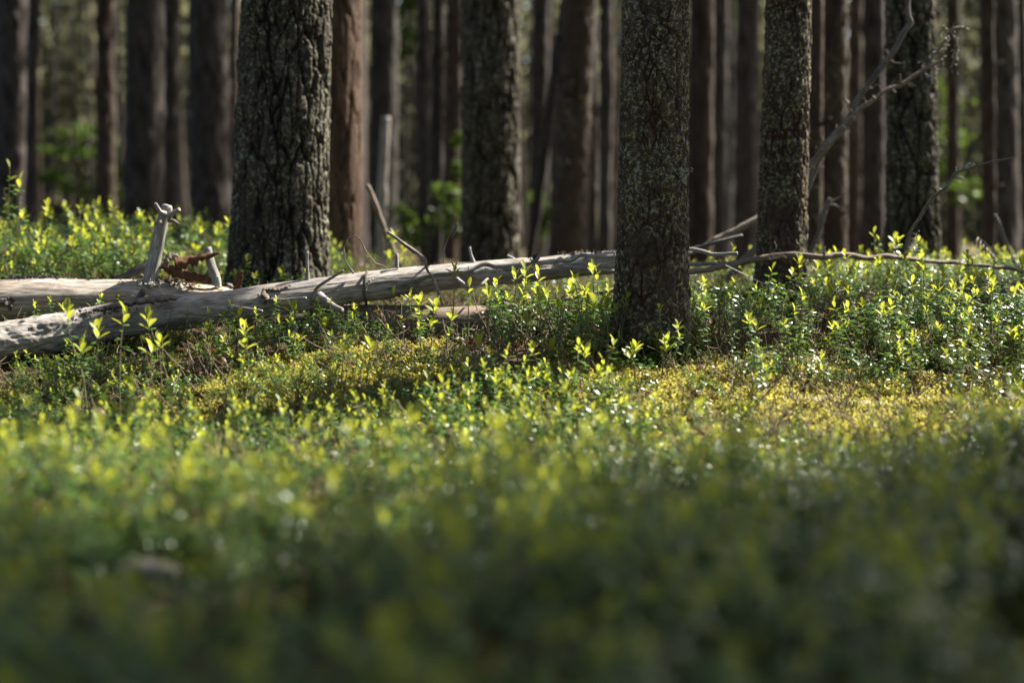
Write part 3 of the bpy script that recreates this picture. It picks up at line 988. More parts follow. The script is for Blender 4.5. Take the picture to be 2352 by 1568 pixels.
def side_twigs(t, pathpx, n, L, seed, mat=None):
    rng = np.random.default_rng(seed)
    pts, rad = pxpath(pathpx)
    C = catmull(pts, 100); T = np.gradient(C, axis=0)
    for k in range(n):
        i = int(rng.integers(6, 97))
        a = rng.normal(0, 1, 3); tt = T[i] / np.linalg.norm(T[i])
        a -= tt * a.dot(tt) * 0.8; a /= np.linalg.norm(a)
        a = a * 0.9 + tt * rng.uniform(0.1, 0.7)
        l = L * rng.uniform(0.25, 1.1)
        p = [C[i], C[i] + a * l * 0.35 + rng.normal(0, l * .07, 3), C[i] + a * l * 0.7 + rng.normal(0, l * .1, 3), C[i] + a * l + rng.normal(0, l * .1, 3)]
        r0 = rng.uniform(0.0009, 0.0016)
        tube_obj('twig', p, [r0 * 1.6, r0, r0 * 0.8, r0 * 0.5], mat or M['twig'], t, n=9, seg=6, seed=k, rough=0.2, lump=0.3)

def stub(parent, pathpx, mat, name='branch_stub', n=14, seg=12, seed=0, rough=0.12, lump=0.15, label=None):
    pts, rad = pxpath(pathpx)
    if n >= 50 and rad[0] < 0.012:
        pts, rad = kink(pts, rad, seed)
    o = tube_obj(name, pts, rad, mat, parent, n=n, seg=seg, seed=seed, rough=rough, lump=lump)
    if label: o['label'] = label
    return o

def main_log():
    path = [(-160, 800, 3.072, 96), (0, 786, 3.135, 92), (110, 768, 3.189, 86), (250, 740, 3.260, 84), (410, 717, 3.338, 79), (540, 704, 3.392, 76), (620, 690, 3.431, 78), (744, 672, 3.478, 73),
            (851, 656, 3.525, 68), (966, 643, 3.572, 60), (1109, 629, 3.634, 58), (1252, 617, 3.696, 55), (1396, 603, 3.759, 52), (1500, 596, 3.813, 48)]
    pts, rad = pxpath(path)
    base = P(700, 715, 3.462)
    t = empty('fallen_log', base, 'long weathered grey log without bark running from lower left up behind the slim pine', 'log')
    tube_obj('log_body', pts, rad, M['wood'], t, n=420, seg=150, rough=0.06, lump=0.07, extra=decay_extra, seed=4)
    stub(t, [(704, 646, 3.455, 17), (706, 634, 3.455, 10), (705, 605, 3.455, 8), (705, 577, 3.455, 8)], M['snag'], seed=1, label='upright pencil-thin stub on top of the log')
    stub(t, [(733, 680, 3.431, 26), (748, 690, 3.416, 17), (765, 703, 3.400, 15), (784, 713, 3.377, 15)], M['wood'], seed=2, label='thick sawn-looking stub pointing down to the right')
    stub(t, [(714, 700, 3.431, 4), (718, 680, 3.423, 5), (728, 661, 3.431, 7), (745, 648, 3.423, 7), (768, 634, 3.416, 6), (789, 621, 3.408, 5)], M['twig'], seed=3, label='crooked twig rising to the right off the log')
    stub(t, [(620, 690, 3.392, 14), (645, 689, 3.377, 8), (675, 687, 3.361, 7), (703, 684, 3.345, 6)], M['wood'], seed=4)
    stub(t, [(520, 704, 3.353, 13), (545, 706, 3.338, 8), (575, 710, 3.322, 7), (602, 714, 3.306, 6)], M['snag'], seed=5)
    stub(t, [(911, 616, 3.540, 12), (911, 603, 3.540, 9), (911, 583, 3.540, 8)], M['snag'], seed=6)
    stub(t, [(1087, 604, 3.618, 12), (1083, 588, 3.618, 7), (1078, 567, 3.618, 6)], M['snag'], seed=7)
    stub(t, [(1185, 598, 3.665, 8), (1172, 590, 3.665, 6), (1165, 586, 3.665, 5)], M['snag'], seed=8)
    # the branch that lies along the log
    stub(t, [(955, 658, 3.556, 12), (966, 640, 3.525, 12), (983, 630, 3.509, 11), (1038, 623, 3.509, 10), (1109, 611, 3.540, 10), (1181, 608, 3.572, 10), (1224, 605, 3.572, 10), (1281, 597, 3.587, 9), (1338, 590, 3.603, 9), (1410, 587, 3.603, 10),
             (1500, 580, 3.587, 9), (1580, 577, 3.556, 9), (1640, 579, 3.525, 9), (1694, 582, 3.501, 8)], M['snag'], 'branch', n=150, seg=14, seed=9, rough=0.16, lump=0.2, label='long thin branch lying along the log, its pale broken tip past the slim pine')
    side_twigs(t, [(983, 630, 3.5, 11), (1181, 608, 3.57, 10), (1410, 587, 3.6, 10), (1694, 582, 3.5, 8)], 16, 0.03, 5)
    crust('lichen', t, [P(1105, 618, 3.509), P(1140, 622, 3.525)], 0.006, 60, 0.004, M['lichen'], 12)
    crust('lichen', t, [P(1216, 600, 3.556), P(1236, 585, 3.572)], 0.005, 50, 0.005, M['bark_black'], 13)
    stub(t, [(1225, 603, 3.556, 9), (1236, 592, 3.556, 8), (1240, 580, 3.556, 5)], M['twig'], seed=22)
    # thin dark branch crossing over the log
    stub(t, [(889, 533, 3.439, 8), (912, 549, 3.447, 7), (937, 567, 3.455, 8), (960, 585, 3.455, 8), (975, 602, 3.455, 8), (980, 622, 3.455, 7), (992, 640, 3.447, 7), (1003, 656, 3.439, 7), (1012, 680, 3.423, 7), (1016, 700, 3.400, 5)], M['twig'], 'branch', n=60, seg=10, seed=10, rough=0.25, lump=0.25, label='knobby thin branch crossing over the log')
    # dark stripe of bark round the log
    stub(t, [(842, 700, 3.509, 6), (836, 670, 3.478, 7), (838, 640, 3.478, 7), (843, 622, 3.501, 5)], M['bark_black'], 'twig', seed=15)
    crust('lichen', t, [P(838, 665, 3.478), P(850, 640, 3.486)], 0.004, 26, 0.004, M['lichen'], 14)
    # looped twig
    stub(t, [(812, 628, 3.478, 5), (800, 612, 3.470, 3), (791, 594, 3.462, 3), (790, 568, 3.462, 3), (803, 548, 3.462, 3), (820, 544, 3.462, 3), (831, 557, 3.462, 3), (843, 582, 3.470, 3), (863, 605, 3.478, 3), (889, 617, 3.494, 3)], M['twig'], 'looped_twig', n=90, seg=7, seed=11, rough=0.3, lump=0.3)
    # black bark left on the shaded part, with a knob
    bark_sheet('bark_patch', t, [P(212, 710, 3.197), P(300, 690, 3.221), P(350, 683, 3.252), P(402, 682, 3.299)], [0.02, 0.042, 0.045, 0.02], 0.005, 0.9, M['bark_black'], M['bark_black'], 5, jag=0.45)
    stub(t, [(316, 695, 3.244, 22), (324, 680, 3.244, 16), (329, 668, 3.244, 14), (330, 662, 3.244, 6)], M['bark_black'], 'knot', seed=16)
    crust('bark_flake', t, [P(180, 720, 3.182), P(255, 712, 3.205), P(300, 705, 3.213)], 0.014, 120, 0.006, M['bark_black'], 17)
    # torn splinters near the middle stub
    bark_sheet('bark_patch', t, [P(604, 664, 3.400), P(630, 660, 3.408), P(672, 654, 3.431)], [0.016, 0.03, 0.008], 0.004, 0.7, M['wood_brown'], M['bark_black'], 6, jag=0.5)
    bark_sheet('bark_patch', t, [P(604, 668, 3.385), P(612, 684, 3.375), P(606, 698, 3.377)], [0.008, 0.02, 0.006], 0.004, 0.5, M['wood_brown'], M['bark_black'], 7, jag=0.5)
    crust('lichen', t, [P(870, 612, 3.556), P(900, 606, 3.556), P(1000, 604, 3.587)], 0.006, 40, 0.004, M['bark_black'], 18)
    crust('lichen', t, [P(1290, 583, 3.696), P(1400, 576, 3.743)], 0.007, 110, 0.005, M['twig'], 19)
    stub(t, [(1290, 612, 3.665, 8), (1330, 616, 3.634, 8), (1370, 619, 3.618, 8), (1415, 623, 3.603, 7)], M['wood'], 'branch', seed=20)
    stub(t, [(1120, 640, 3.587, 5), (1095, 660, 3.517, 5), (1070, 650, 3.478, 3)], M['snag'], 'twig', seed=21)
    stub(t, [(1050, 640, 3.572, 10), (1066, 655, 3.525, 9), (1082, 672, 3.494, 8)], M['snag'], seed=23)
main_log()

def back_log():
    path = [(-150, 690, 3.45, 96), (0, 690, 3.5, 92), (140, 684, 3.55, 90), (260, 684, 3.6, 84), (351, 683, 3.64, 80), (445, 688, 3.68, 72), (530, 690, 3.72, 60)]
    pts, rad = pxpath(path)
    t = empty('fallen_log', P(200, 725, 3.57), 'pale smooth-barked log lying behind the long grey log at the left', 'log')
    tube_obj('log_body', pts, rad, M['wood_pale'], t, n=240, seg=120, rough=0.045, lump=0.07, seed=6)
    stub(t, [(344, 652, 3.62, 36), (349, 626, 3.62, 32), (358, 580, 3.62, 30), (368, 530, 3.61, 28), (378, 492, 3.61, 27), (384, 477, 3.60, 25)], M['snag'], 'snag', n=60, seg=32, seed=31, rough=0.08, lump=0.06, label='upright silver snag with a knotted top')
    stub(t, [(382, 492, 3.60, 22), (384, 478, 3.60, 26), (385, 471, 3.60, 20)], M['snag'], 'knot', seed=32)
    stub(t, [(378, 492, 3.58, 16), (368, 487, 3.57, 11), (361, 477, 3.56, 9), (357, 467, 3.55, 6)], M['snag'], 'knot', seed=33)
    stub(t, [(388, 496, 3.58, 14), (398, 490, 3.57, 11), (412, 481, 3.56, 9)], M['snag'], 'knot', seed=34)
    stub(t, [(388, 506, 3.58, 12), (400, 508, 3.57, 8), (409, 514, 3.56, 6)], M['twig'], 'knot', seed=35)
    stub(t, [(368, 510, 3.58, 10), (360, 512, 3.57, 8), (356, 515, 3.56, 6)], M['twig'], 'knot', seed=36)
    stub(t, [(497, 652, 3.66, 24), (492, 630, 3.66, 22), (482, 600, 3.66, 21), (475, 568, 3.66, 19)], M['snag'], 'snag', n=30, seg=24, seed=37, rough=0.14, lump=0.1, label='short grey stub with a blunt top')
    stub(t, [(500, 660, 3.6, 16), (501, 645, 3.6, 13), (500, 635, 3.6, 10)], M['lichen'], 'knot', seed=38)
    # crusty bark and lichen left along the top
    T1 = [P(0, 648, 3.52), P(60, 640, 3.54), P(120, 642, 3.56), P(185, 648, 3.58)]
    crust('bark_crust', t, T1, 0.010, 360, 0.008, M['twig'], 41)
    crust('lichen_crust', t, T1, 0.012, 200, 0.005, M['lichen'], 42)
    crust('lichen_crust', t, [P(285, 648, 3.60), P(330, 650, 3.60), P(362, 652, 3.61)], 0.010, 170, 0.006, M['lichen'], 43)
    crust('bark_crust', t, [P(330, 642, 3.62), P(380, 644, 3.63), P(440, 656, 3.65)], 0.010, 220, 0.006, M['twig'], 44)
    crust('bark_crust', t, [P(-20, 700, 3.47), P(10, 700, 3.47), P(22, 680, 3.48)], 0.012, 160, 0.012, M['bark_black'], 45)
back_log()

def low_log():
    path = [(520, 752, 3.50, 80), (640, 746, 3.52, 84), (800, 742, 3.54, 86), (950, 742, 3.55, 84), (1100, 740, 3.57, 76), (1250, 738, 3.6, 66), (1420, 736, 3.64, 56)]
    pts, rad = pxpath(path)
    t = empty('fallen_log', P(900, 785, 3.54), 'brown log lying low under the long grey log, half hidden by the shoots', 'log')
    tube_obj('log_body', pts, rad, M['wood_brown'], t, n=160, seg=64, rough=0.03, lump=0.07, seed=9)
low_log()

# loose bark slabs leaning around the snag: separate things
def slab(label, pts, widths, curl, mo, mi, seed, up=(0, 0, 1), thick=0.005, jag=0.3, name='loose_bark'):
    t = empty(name, Vector(pts[0]), label, 'bark')
    bark_sheet('bark_plate', t, pts, [w * 0.62 for w in widths], thick, curl, mo, mi, seed, up=up, jag=jag)
slab('black bark slab leaning against the left foot of the snag', [P(262, 640, 3.66), P(300, 626, 3.66), P(345, 603, 3.67), P(370, 596, 3.68)], [0.02, 0.035, 0.045, 0.03], 0.6, M['bark_black'], M['bark_black'], 51, up=(0, -0.7, 0.7))
slab('long reddish-brown bark trough running right from the snag foot', [P(372, 606, 3.62), P(405, 622, 3.63), P(450, 634, 3.64), P(500, 646, 3.66)], [0.035, 0.052, 0.05, 0.025], 1.1, M['bark_red'], M['bark_red'], 52, up=(0, -0.8, 0.6))
slab('ragged rusty bark strip pointing right above the trough', [P(400, 602, 3.63), P(435, 598, 3.64), P(468, 588, 3.64), P(506, 581, 3.63)], [0.05, 0.045, 0.03, 0.008], 0.7, M['bark_red'], M['bark_red'], 53, up=(0, -0.8, 0.6), jag=0.5)
slab('grey fragment of bark tucked between the snag and the rusty strip', [P(378, 612, 3.60), P(384, 596, 3.6), P(392, 580, 3.61)], [0.02, 0.03, 0.02], 0.9, M['twig'], M['bark_red'], 54, up=(0, -1, 0.2))
slab('pale splintered bark piece on top of the rusty strip', [P(384, 592, 3.66), P(400, 588, 3.66), P(410, 592, 3.66)], [0.02, 0.026, 0.012], 0.6, M['snag'], M['bark_red'], 55, up=(0, -0.9, 0.4))
slab('small upright orange bark triangle on the log below the thick pine', [P(538, 662, 3.58), P(548, 645, 3.58), P(556, 622, 3.57)], [0.042, 0.03, 0.010], 0.5, M['bark_red'], M['bark_orange'], 56, up=(0.2, -1, 0.1))
slab('small curled bark scrap left of the orange bark triangle', [P(520, 650, 3.54), P(528, 656, 3.54), P(535, 661, 3.54)], [0.006, 0.02, 0.012], 0.5, M['wood_pale'], M['bark_red'], 57, up=(0, -0.8, 0.5))
slab('thin dark bark scrap lying at the end of the pale log', [P(440, 660, 3.62), P(462, 664, 3.6), P(500, 662, 3.58)], [0.012, 0.02, 0.012], 0.4, M['twig'], M['bark_red'], 58)

# ------------------------------------------------------------------ branches on the right
def loose(name, label, cat, pathpx, mat, n=80, seg=12, seed=0, rough=0.15, lump=0.15, main='stem'):
    pts, rad = pxpath(pathpx)
    if n >= 80:
        pts, rad = kink(pts, rad, seed, 0.45)
    t = empty(name, Vector(pts[0]), label, cat)
    tube_obj(main, pts, rad, mat, t, n=n, seg=seg, seed=seed, rough=rough, lump=lump)
    return t
t = loose('fallen_branch', 'long arching brown branch spanning from the slim pine to the right edge', 'branch',
          [(1480, 650, 3.75, 16), (1577, 629, 3.80, 15), (1657, 610, 3.85, 14), (1732, 598, 3.88, 14), (1807, 591, 3.85, 13), (1882, 586, 3.84, 13), (1957, 586, 3.86, 12), (2032, 591, 3.9, 12), (2107, 602, 3.95, 10), (2190, 606, 4.0, 9), (2257, 609, 4.0, 9), (2352, 625, 4.0, 8), (2420, 640, 4.0, 7)],
          M['wood_brown'], 200, 16, 71, 0.1, 0.1)
stub(t, [(2072, 596, 3.92, 9), (2080, 570, 3.91, 9), (2091, 538, 3.9, 9), (2110, 503, 3.88, 8), (2132, 462, 3.86, 8), (2173, 426, 3.85, 8), (2200, 396, 3.84, 7), (2233, 381, 3.83, 7), (2274, 372, 3.82, 4), (2334, 358, 3.8, 3)], M['twig'], 'side_branch', n=110, seg=10, seed=72, rough=0.3, lump=0.25)
side_twigs(t, [(1577, 629, 3.80, 15), (1807, 591, 3.85, 13), (2032, 591, 3.9, 12), (2257, 609, 4.0, 9)], 14, 0.045, 1)
side_twigs(t, [(2091, 538, 3.9, 9), (2132, 462, 3.86, 8), (2200, 396, 3.84, 7), (2274, 372, 3.82, 4)], 10, 0.035, 2)
stub(t, [(2215, 390, 3.84, 7), (2228, 379, 3.83, 12), (2240, 379, 3.83, 6)], M['lichen'], 'knot', seed=73)
stub(t, [(2198, 398, 3.84, 5), (2196, 382, 3.84, 3)], M['lichen'], 'twig', seed=74, n=6)
stub(t, [(1893, 586, 3.83, 6), (1894, 572, 3.83, 4), (1895, 566, 3.83, 3)], M['twig'], 'twig', seed=75, n=8)
lichen_tuft(t, P(2100, 560, 3.88) - t.location, 50, (0.006, 0.006, 0.016), 0.008, 76)
stub(t, [(1560, 606, 3.9, 9), (1620, 606, 3.9, 9), (1672, 604, 3.88, 8)], M['snag'], 'side_branch', seed=77)
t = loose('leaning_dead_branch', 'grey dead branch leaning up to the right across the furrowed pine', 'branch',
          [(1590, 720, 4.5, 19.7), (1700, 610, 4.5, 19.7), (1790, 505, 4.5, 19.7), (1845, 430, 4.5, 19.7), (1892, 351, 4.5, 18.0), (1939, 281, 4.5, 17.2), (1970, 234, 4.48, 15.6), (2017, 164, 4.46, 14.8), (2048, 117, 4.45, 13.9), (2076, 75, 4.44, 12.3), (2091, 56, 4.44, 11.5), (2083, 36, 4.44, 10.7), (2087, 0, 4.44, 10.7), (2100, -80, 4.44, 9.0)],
          M['snag_shaded'], 220, 16, 81, 0.08, 0.1)
side_twigs(t, [(1845, 430, 4.5, 24), (1939, 281, 4.5, 21), (2017, 164, 4.46, 18), (2091, 56, 4.44, 14)], 9, 0.05, 3)
rt = random.Random(4)
for k, (x, y) in enumerate(((1902, 335), (1925, 300), (1955, 255), (1990, 205), (2030, 145), (1870, 385), (1948, 236))):
    sgn = rt.choice((-1, 1))
    stub(t, [(x, y, 4.45, 7), (x + 6 * sgn, y - 5, 4.42, 5), (x + 10 * sgn, y - 12, 4.40, 3)], M['twig'], 'knot', n=5, seg=8, seed=k)
t = loose('lichened_branch', 'thinner brown branch below the grey leaning one, ending in a hooked twig', 'branch',
          [(1570, 585, 4.3, 10), (1640, 554, 4.32, 14), (1700, 524, 4.34, 16), (1760, 480, 4.36, 16), (1845, 402, 4.36, 13), (1880, 359, 4.36, 12), (1931, 297, 4.35, 11), (1978, 250, 4.34, 10), (2036, 211, 4.33, 9), (2095, 176, 4.33, 8), (2130, 152, 4.33, 7), (2165, 101, 4.33, 6), (2184, 72, 4.33, 5), (2204, 62, 4.33, 6), (2225, 69, 4.33, 5)],
          M['twig'], 240, 12, 82, 0.3, 0.25)
side_twigs(t, [(1845, 402, 4.36, 13), (1931, 297, 4.35, 11), (2036, 211, 4.33, 9), (2130, 152, 4.33, 7), (2204, 62, 4.33, 6)], 22, 0.05, 4)
stub(t, [(2184, 72, 4.33, 3), (2196, 96, 4.32, 6), (2197, 116, 4.32, 7), (2192, 138, 4.32, 6), (2184, 158, 4.32, 4)], M['twig'], 'twig', n=30, seg=9, seed=83, rough=0.6, lump=0.5)
stub(t, [(2120, 160, 4.33, 7), (2145, 150, 4.32, 7), (2166, 137, 4.31, 6)], M['twig'], 'twig', n=12, seed=84)
stub(t, [(2125, 170, 4.33, 4), (2140, 176, 4.30, 3), (2148, 182, 4.30, 2)], M['snag'], 'twig', n=8, seed=85)
for k, (x, y, dx, dy) in enumerate(((2068, 194, 0, -22), (1905, 330, -7, -10), (1938, 290, 8, 8), (2010, 228, -6, -8), (1890, 348, -5, -9), (2050, 205, 7, 8), (1960, 268, 6, 10), (2178, 86, -8, 4), (2150, 120, -8, 2), (2216, 66, 3, -6))):
    stub(t, [(x, y, 4.33, 6), (x + dx * .6, y + dy * .6, 4.31, 5), (x + dx, y + dy, 4.30, 3)], M['twig'], 'knot', n=4, seg=7, seed=k)
lichen_tuft(t, P(2170, 95, 4.33) - t.location, 40, (0.008, 0.004, 0.02), 0.009, 86, normal=(0, 0, -0.3))
lichen_tuft(t, P(2196, 120, 4.32) - t.location, 40, (0.004, 0.004, 0.022), 0.009, 87, normal=(0, 0, -0.6))
lichen_tuft(t, P(2140, 145, 4.33) - t.location, 26, (0.016, 0.004, 0.008), 0.009, 88, normal=(0, 0, -0.6))
t = loose('grey_snag', 'short bluish-grey forked snag right of the slender pine', 'dead branch', [(1855, 600, 4.6, 11), (1866, 570, 4.6, 11), (1881, 533, 4.6, 11), (1894, 485, 4.6, 12), (1903, 462, 4.6, 11), (1908, 455, 4.6, 6)], M['snag_shaded'], 50, 12, 91)
stub(t, [(1900, 468, 4.6, 6), (1925, 455, 4.6, 4), (1945, 440, 4.6, 2)], M['snag_shaded'], 'twig', n=10, seed=92)
stub(t, [(1900, 474, 4.6, 6), (1915, 470, 4.6, 4), (1927, 477, 4.6, 3)], M['snag_shaded'], 'twig', n=10, seed=93)
loose('grey_snag', 'slanting grey snag by the right edge of the picture', 'dead branch', [(2345, 640, 4.8, 9), (2334, 612, 4.8, 9), (2312, 560, 4.8, 10), (2296, 520, 4.8, 10), (2285, 493, 4.8, 8)], M['snag_shaded'], 40, 12, 94)
loose('leaning_stick', 'brown stick leaning left behind the log, next to the orange pine', 'stick', [(935, 640, 4.9, 12), (905, 580, 4.9, 13), (880, 520, 4.9, 13), (860, 465, 4.9, 13), (846, 432, 4.9, 12), (842, 425, 4.9, 8)], M['wood_brown'], 50, 12, 95)
loose('stick', 'thin grey stick poking out between the slim and slender pines', 'stick', [(1575, 575, 4.1, 8), (1610, 566, 4.1, 8), (1660, 552, 4.1, 8), (1705, 540, 4.12, 6)], M['snag_shaded'], 30, 10, 96)
loose('stick', 'fallen brown stick lying low between the grey log and the slim pine', 'stick', [(1290, 690, 3.5, 12), (1350, 676, 3.52, 11), (1420, 664, 3.55, 10)], M['wood_brown'], 30, 10, 97)
loose('wood_piece', 'pale barkless wood piece lying in the sunny moss at the right', 'wood', [(1800, 922, 2.86, 25), (1850, 926, 2.86, 30), (1940, 932, 2.85, 30), (2050, 940, 2.84, 30), (2125, 946, 2.84, 25)], M['wood_pale'], 60, 16, 98)
loose('stick', 'short pale stick on the moss in front of the slim pine', 'stick', [(1355, 1000, 2.62, 6), (1400, 1012, 2.62, 7), (1440, 1026, 2.62, 5)], M['snag'], 20, 8, 99)
loose('wood_piece', 'grey weathered wood chunk blurred in the near left foreground', 'wood', [(270, 1318, 1.36, 34), (310, 1312, 1.36, 52), (370, 1312, 1.36, 50), (410, 1318, 1.36, 24)], M['snag_shaded'], 24, 14, 101, 0.2, 0.2)
loose('wood_piece', 'grey weathered wood chunk blurred in the bottom right corner', 'wood', [(2130, 1470, 1.12, 60), (2190, 1490, 1.12, 70), (2260, 1515, 1.11, 90), (2352, 1530, 1.10, 80), (2420, 1540, 1.10, 50)], M['snag'], 24, 14, 102, 0.2, 0.2)
loose('spider_thread', 'single bright spider thread slanting down between the slim and slender pines', 'spider thread', [(1667, 609, 3.5, 1.6), (1700, 625, 3.48, 1.4), (1735, 642, 3.46, 1.2), (1790, 668, 3.44, 0.8)], M['silk'], 20, 5, 103, 0, 0)
t = loose('dried_stalk', 'dead black-brown stalk rising from the log left of the broad dark pine', 'dead plant', [(1018, 606, 3.62, 3), (1020, 575, 3.62, 2.5), (1030, 545, 3.62, 2.5), (1050, 510, 3.62, 2)], M['bark_black'], 20, 6, 104)
stub(t, [(1038, 545, 3.62, 3), (1043, 535, 3.61, 8), (1048, 522, 3.60, 5), (1052, 512, 3.6, 1)], M['bark_black'], 'leaf', n=8, seg=8, seed=105)
t = loose('dried_stalk', 'drooping dead brown stalk above the far right end of the arching branch', 'dead plant', [(2290, 610, 4.2, 3), (2280, 580, 4.2, 3), (2262, 558, 4.2, 3), (2245, 546, 4.2, 3)], M['bark_black'], 20, 6, 106)
for k in range(6):
    x, y = 2247 + k * 6, 546 + k * 7
    stub(t, [(x, y, 4.2, 3), (x - 5 + k * 2, y + 9, 4.19, 6), (x - 9 + k * 3, y + 18, 4.18, 2)], M['leaf_dead'], 'leaf', n=5, seg=6, seed=k)

# ------------------------------------------------------------------ lingonberry shoots
def leaf_verts(L, W, droop=0.15, fold=0.12, rows=5):
    if rows == 5:
        t = np.array([0, 0.28, 0.58, 0.84, 1.0]); w = np.array([0.10, 0.66, 1.0, 0.80, 0.14])
    else:
        t = np.array([0, 0.45, 0.82, 1.0]); w = np.array([0.12, 0.9, 0.85, 0.16])
    V = []
    for a, b in zip(t, w):
        z = -droop * L * a * a
        for s in (-1, 0, 1):
            V.append((s * W * 0.5 * b, a * L, z - fold * W * abs(s) * b))
    F = []
    for i in range(len(t) - 1):
        a = i * 3
        F += [(a, a + 1, a + 4, a + 3), (a + 1, a + 2, a + 5, a + 4)]
    return np.array(V), np.array(F)

def rot_dir(az, el, roll=0.0):
    """matrix taking +Y to the direction (az, el)"""
    return np.array(Matrix.Rotation(az - math.pi / 2, 3, 'Z') @ Matrix.Rotation(el, 3, 'X') @ Matrix.Rotation(roll, 3, 'Y'))

def sprig_layout(rng, h, n_old, n_new, lean=0.2, stems=1, leafL=0.0155, newL=0.021):
    """returns stems [(pts, radii)] and leaves [(pos, R, L, W, kind)]"""
    S, LV = [], []
    for s in range(stems):
        hh = h * (1 if s == 0 else rng.uniform(0.55, 0.85))
        az = rng.uniform(0, 2 * math.pi)
        ln = lean * rng.uniform(0.4, 1.4) * (1 if s == 0 else 2.0)
        p0 = np.zeros(3)
        if s > 0:
            p0 = S[0][0][1] * 0.8
            hh = hh - p0[2]
        d = np.array((math.cos(az), math.sin(az), 0)) * ln
        p1 = p0 + d * hh * 0.25 + (0, 0, hh * 0.42) + rng.normal(0, 0.004, 3)
        p2 = p0 + d * hh * 0.75 + (0, 0, hh * 0.78) + rng.normal(0, 0.003, 3)
        p3 = p0 + d * hh * 0.95 + (0, 0, hh)
        pts = [p0, p1, p2, p3]
        S.append((pts, [0.0013, 0.0011, 0.0009, 0.0006]))
        C = catmull(pts, 30)
        phi = rng.uniform(0, 6.28)
        no = n_old if s == 0 else int(n_old * 0.6)
        for k in range(no):
            t = 0.32 + 0.58 * (k + 0.5) / no
            c = C[int(t * 30)]
            phi += 2.4 + rng.uniform(-0.3, 0.3)
            el = rng.uniform(-0.1, 0.45)
            L = leafL * rng.uniform(0.75, 1.15)
            LV.append((c, rot_dir(phi, el, rng.uniform(-0.3, 0.3)), L, L * rng.uniform(0.46, 0.56), 0))
        nn = n_new if s == 0 else max(0, n_new - 2)
        for k in range(nn):
            t = 0.84 + 0.16 * k / max(1, nn - 1)
            c = C[int(t * 30)]
            phi += 2.2 + rng.uniform(-0.3, 0.3)
            el = 0.55 + 0.65 * (k / max(1, nn - 1)) + rng.uniform(-0.15, 0.15)
            L = newL * rng.uniform(0.75, 1.1)
            LV.append((c, rot_dir(phi, el, rng.uniform(-0.3, 0.3)), L, L * rng.uniform(0.40, 0.50), 1))
    return S, LV

def sprig_mesh_parts(S, LV, rows=4, stemseg=4):
    ps, po, pn = [], [], []
    for pts, rad in S:
        v, f, g = tube(pts, rad, n=6, seg=stemseg, rough=0, lump=0, caps=False)
        ps.append((v, f, 0))
    for c, R, L, W, kind in LV:
        v, f = leaf_verts(L, W, droop=0.30 if kind == 0 else 0.08, fold=0.22 if kind == 0 else -0.2, rows=rows)
        v = v @ R.T + c
        (po if kind == 0 else pn).append((v, f, 1 if kind == 0 else 2))
    return ps, po, pn

rngs = np.random.default_rng(2024)
# variant library for the uncountable mass
LIB = bpy.data.collections.new('shoot_library')
def lib_obj(coll, name, me):
    o = bpy.data.objects.new(name, me)
    coll.objects.link(o)
for k in range(14):
    h = [0.13, 0.10, 0.15, 0.12, 0.09, 0.14, 0.11, 0.16, 0.12, 0.13, 0.10, 0.14, 0.12, 0.11][k]
    S, LV = sprig_layout(rngs, h, int(rngs.integers(9, 16)), [5, 0, 6, 0, 4, 3, 0, 5, 0, 6, 0, 4, 0, 0][k], 0.35, 1 + k % 3, leafL=0.0165, newL=0.0185)
    a, b, c = sprig_mesh_parts(S, LV)
    v, f, mi = merge(a + b + c)
    lib_obj(LIB, 'shoot_%02d' % k, make_mesh('shoot', v, f, [M['stem'], M['leaf_old'], M['leaf_young']], mi))
# moss tufts
def moss_mesh(seed, mat, hgt=0.012):
    rng = np.random.default_rng(seed)
    parts = []
    for k in range(16):
        a = rng.uniform(0, 6.28); rr = rng.uniform(0, 0.016)
        c = np.array((math.cos(a) * rr, math.sin(a) * rr, -0.003))
        h = hgt * rng.uniform(0.6, 1.4)
        top = c + np.array((rng.normal(0, 0.004), rng.normal(0, 0.004), h))
        for j in range(6):
            b = rng.uniform(0, 6.28)
            m = c + (top - c) * rng.uniform(0.25, 1.0)
            out = m + np.array((math.cos(b) * 0.0045, math.sin(b) * 0.0045, 0.0025))
            sd = np.array((-math.sin(b), math.cos(b), 0.2)) * 0.0013
            parts.append((np.array((m - sd, m + sd, out + sd * 0.4, out - sd * 0.4)), np.array([[0, 1, 2, 3]]), 0))
    v, f, mi = merge(parts)
    return make_mesh('moss_tuft', v, f, [mat], mi, smooth=False)
MOSSL = bpy.data.collections.new('moss_library')
for k in range(4):
    lib_obj(MOSSL, 'tuft_%02d' % k, moss_mesh(k, M['moss_yel']))
MOSSG = bpy.data.collections.new('green_moss_library')
for k in range(3):
    lib_obj(MOSSG, 'tuft_%02d' % k, moss_mesh(k + 20, M['moss_green'], 0.018))
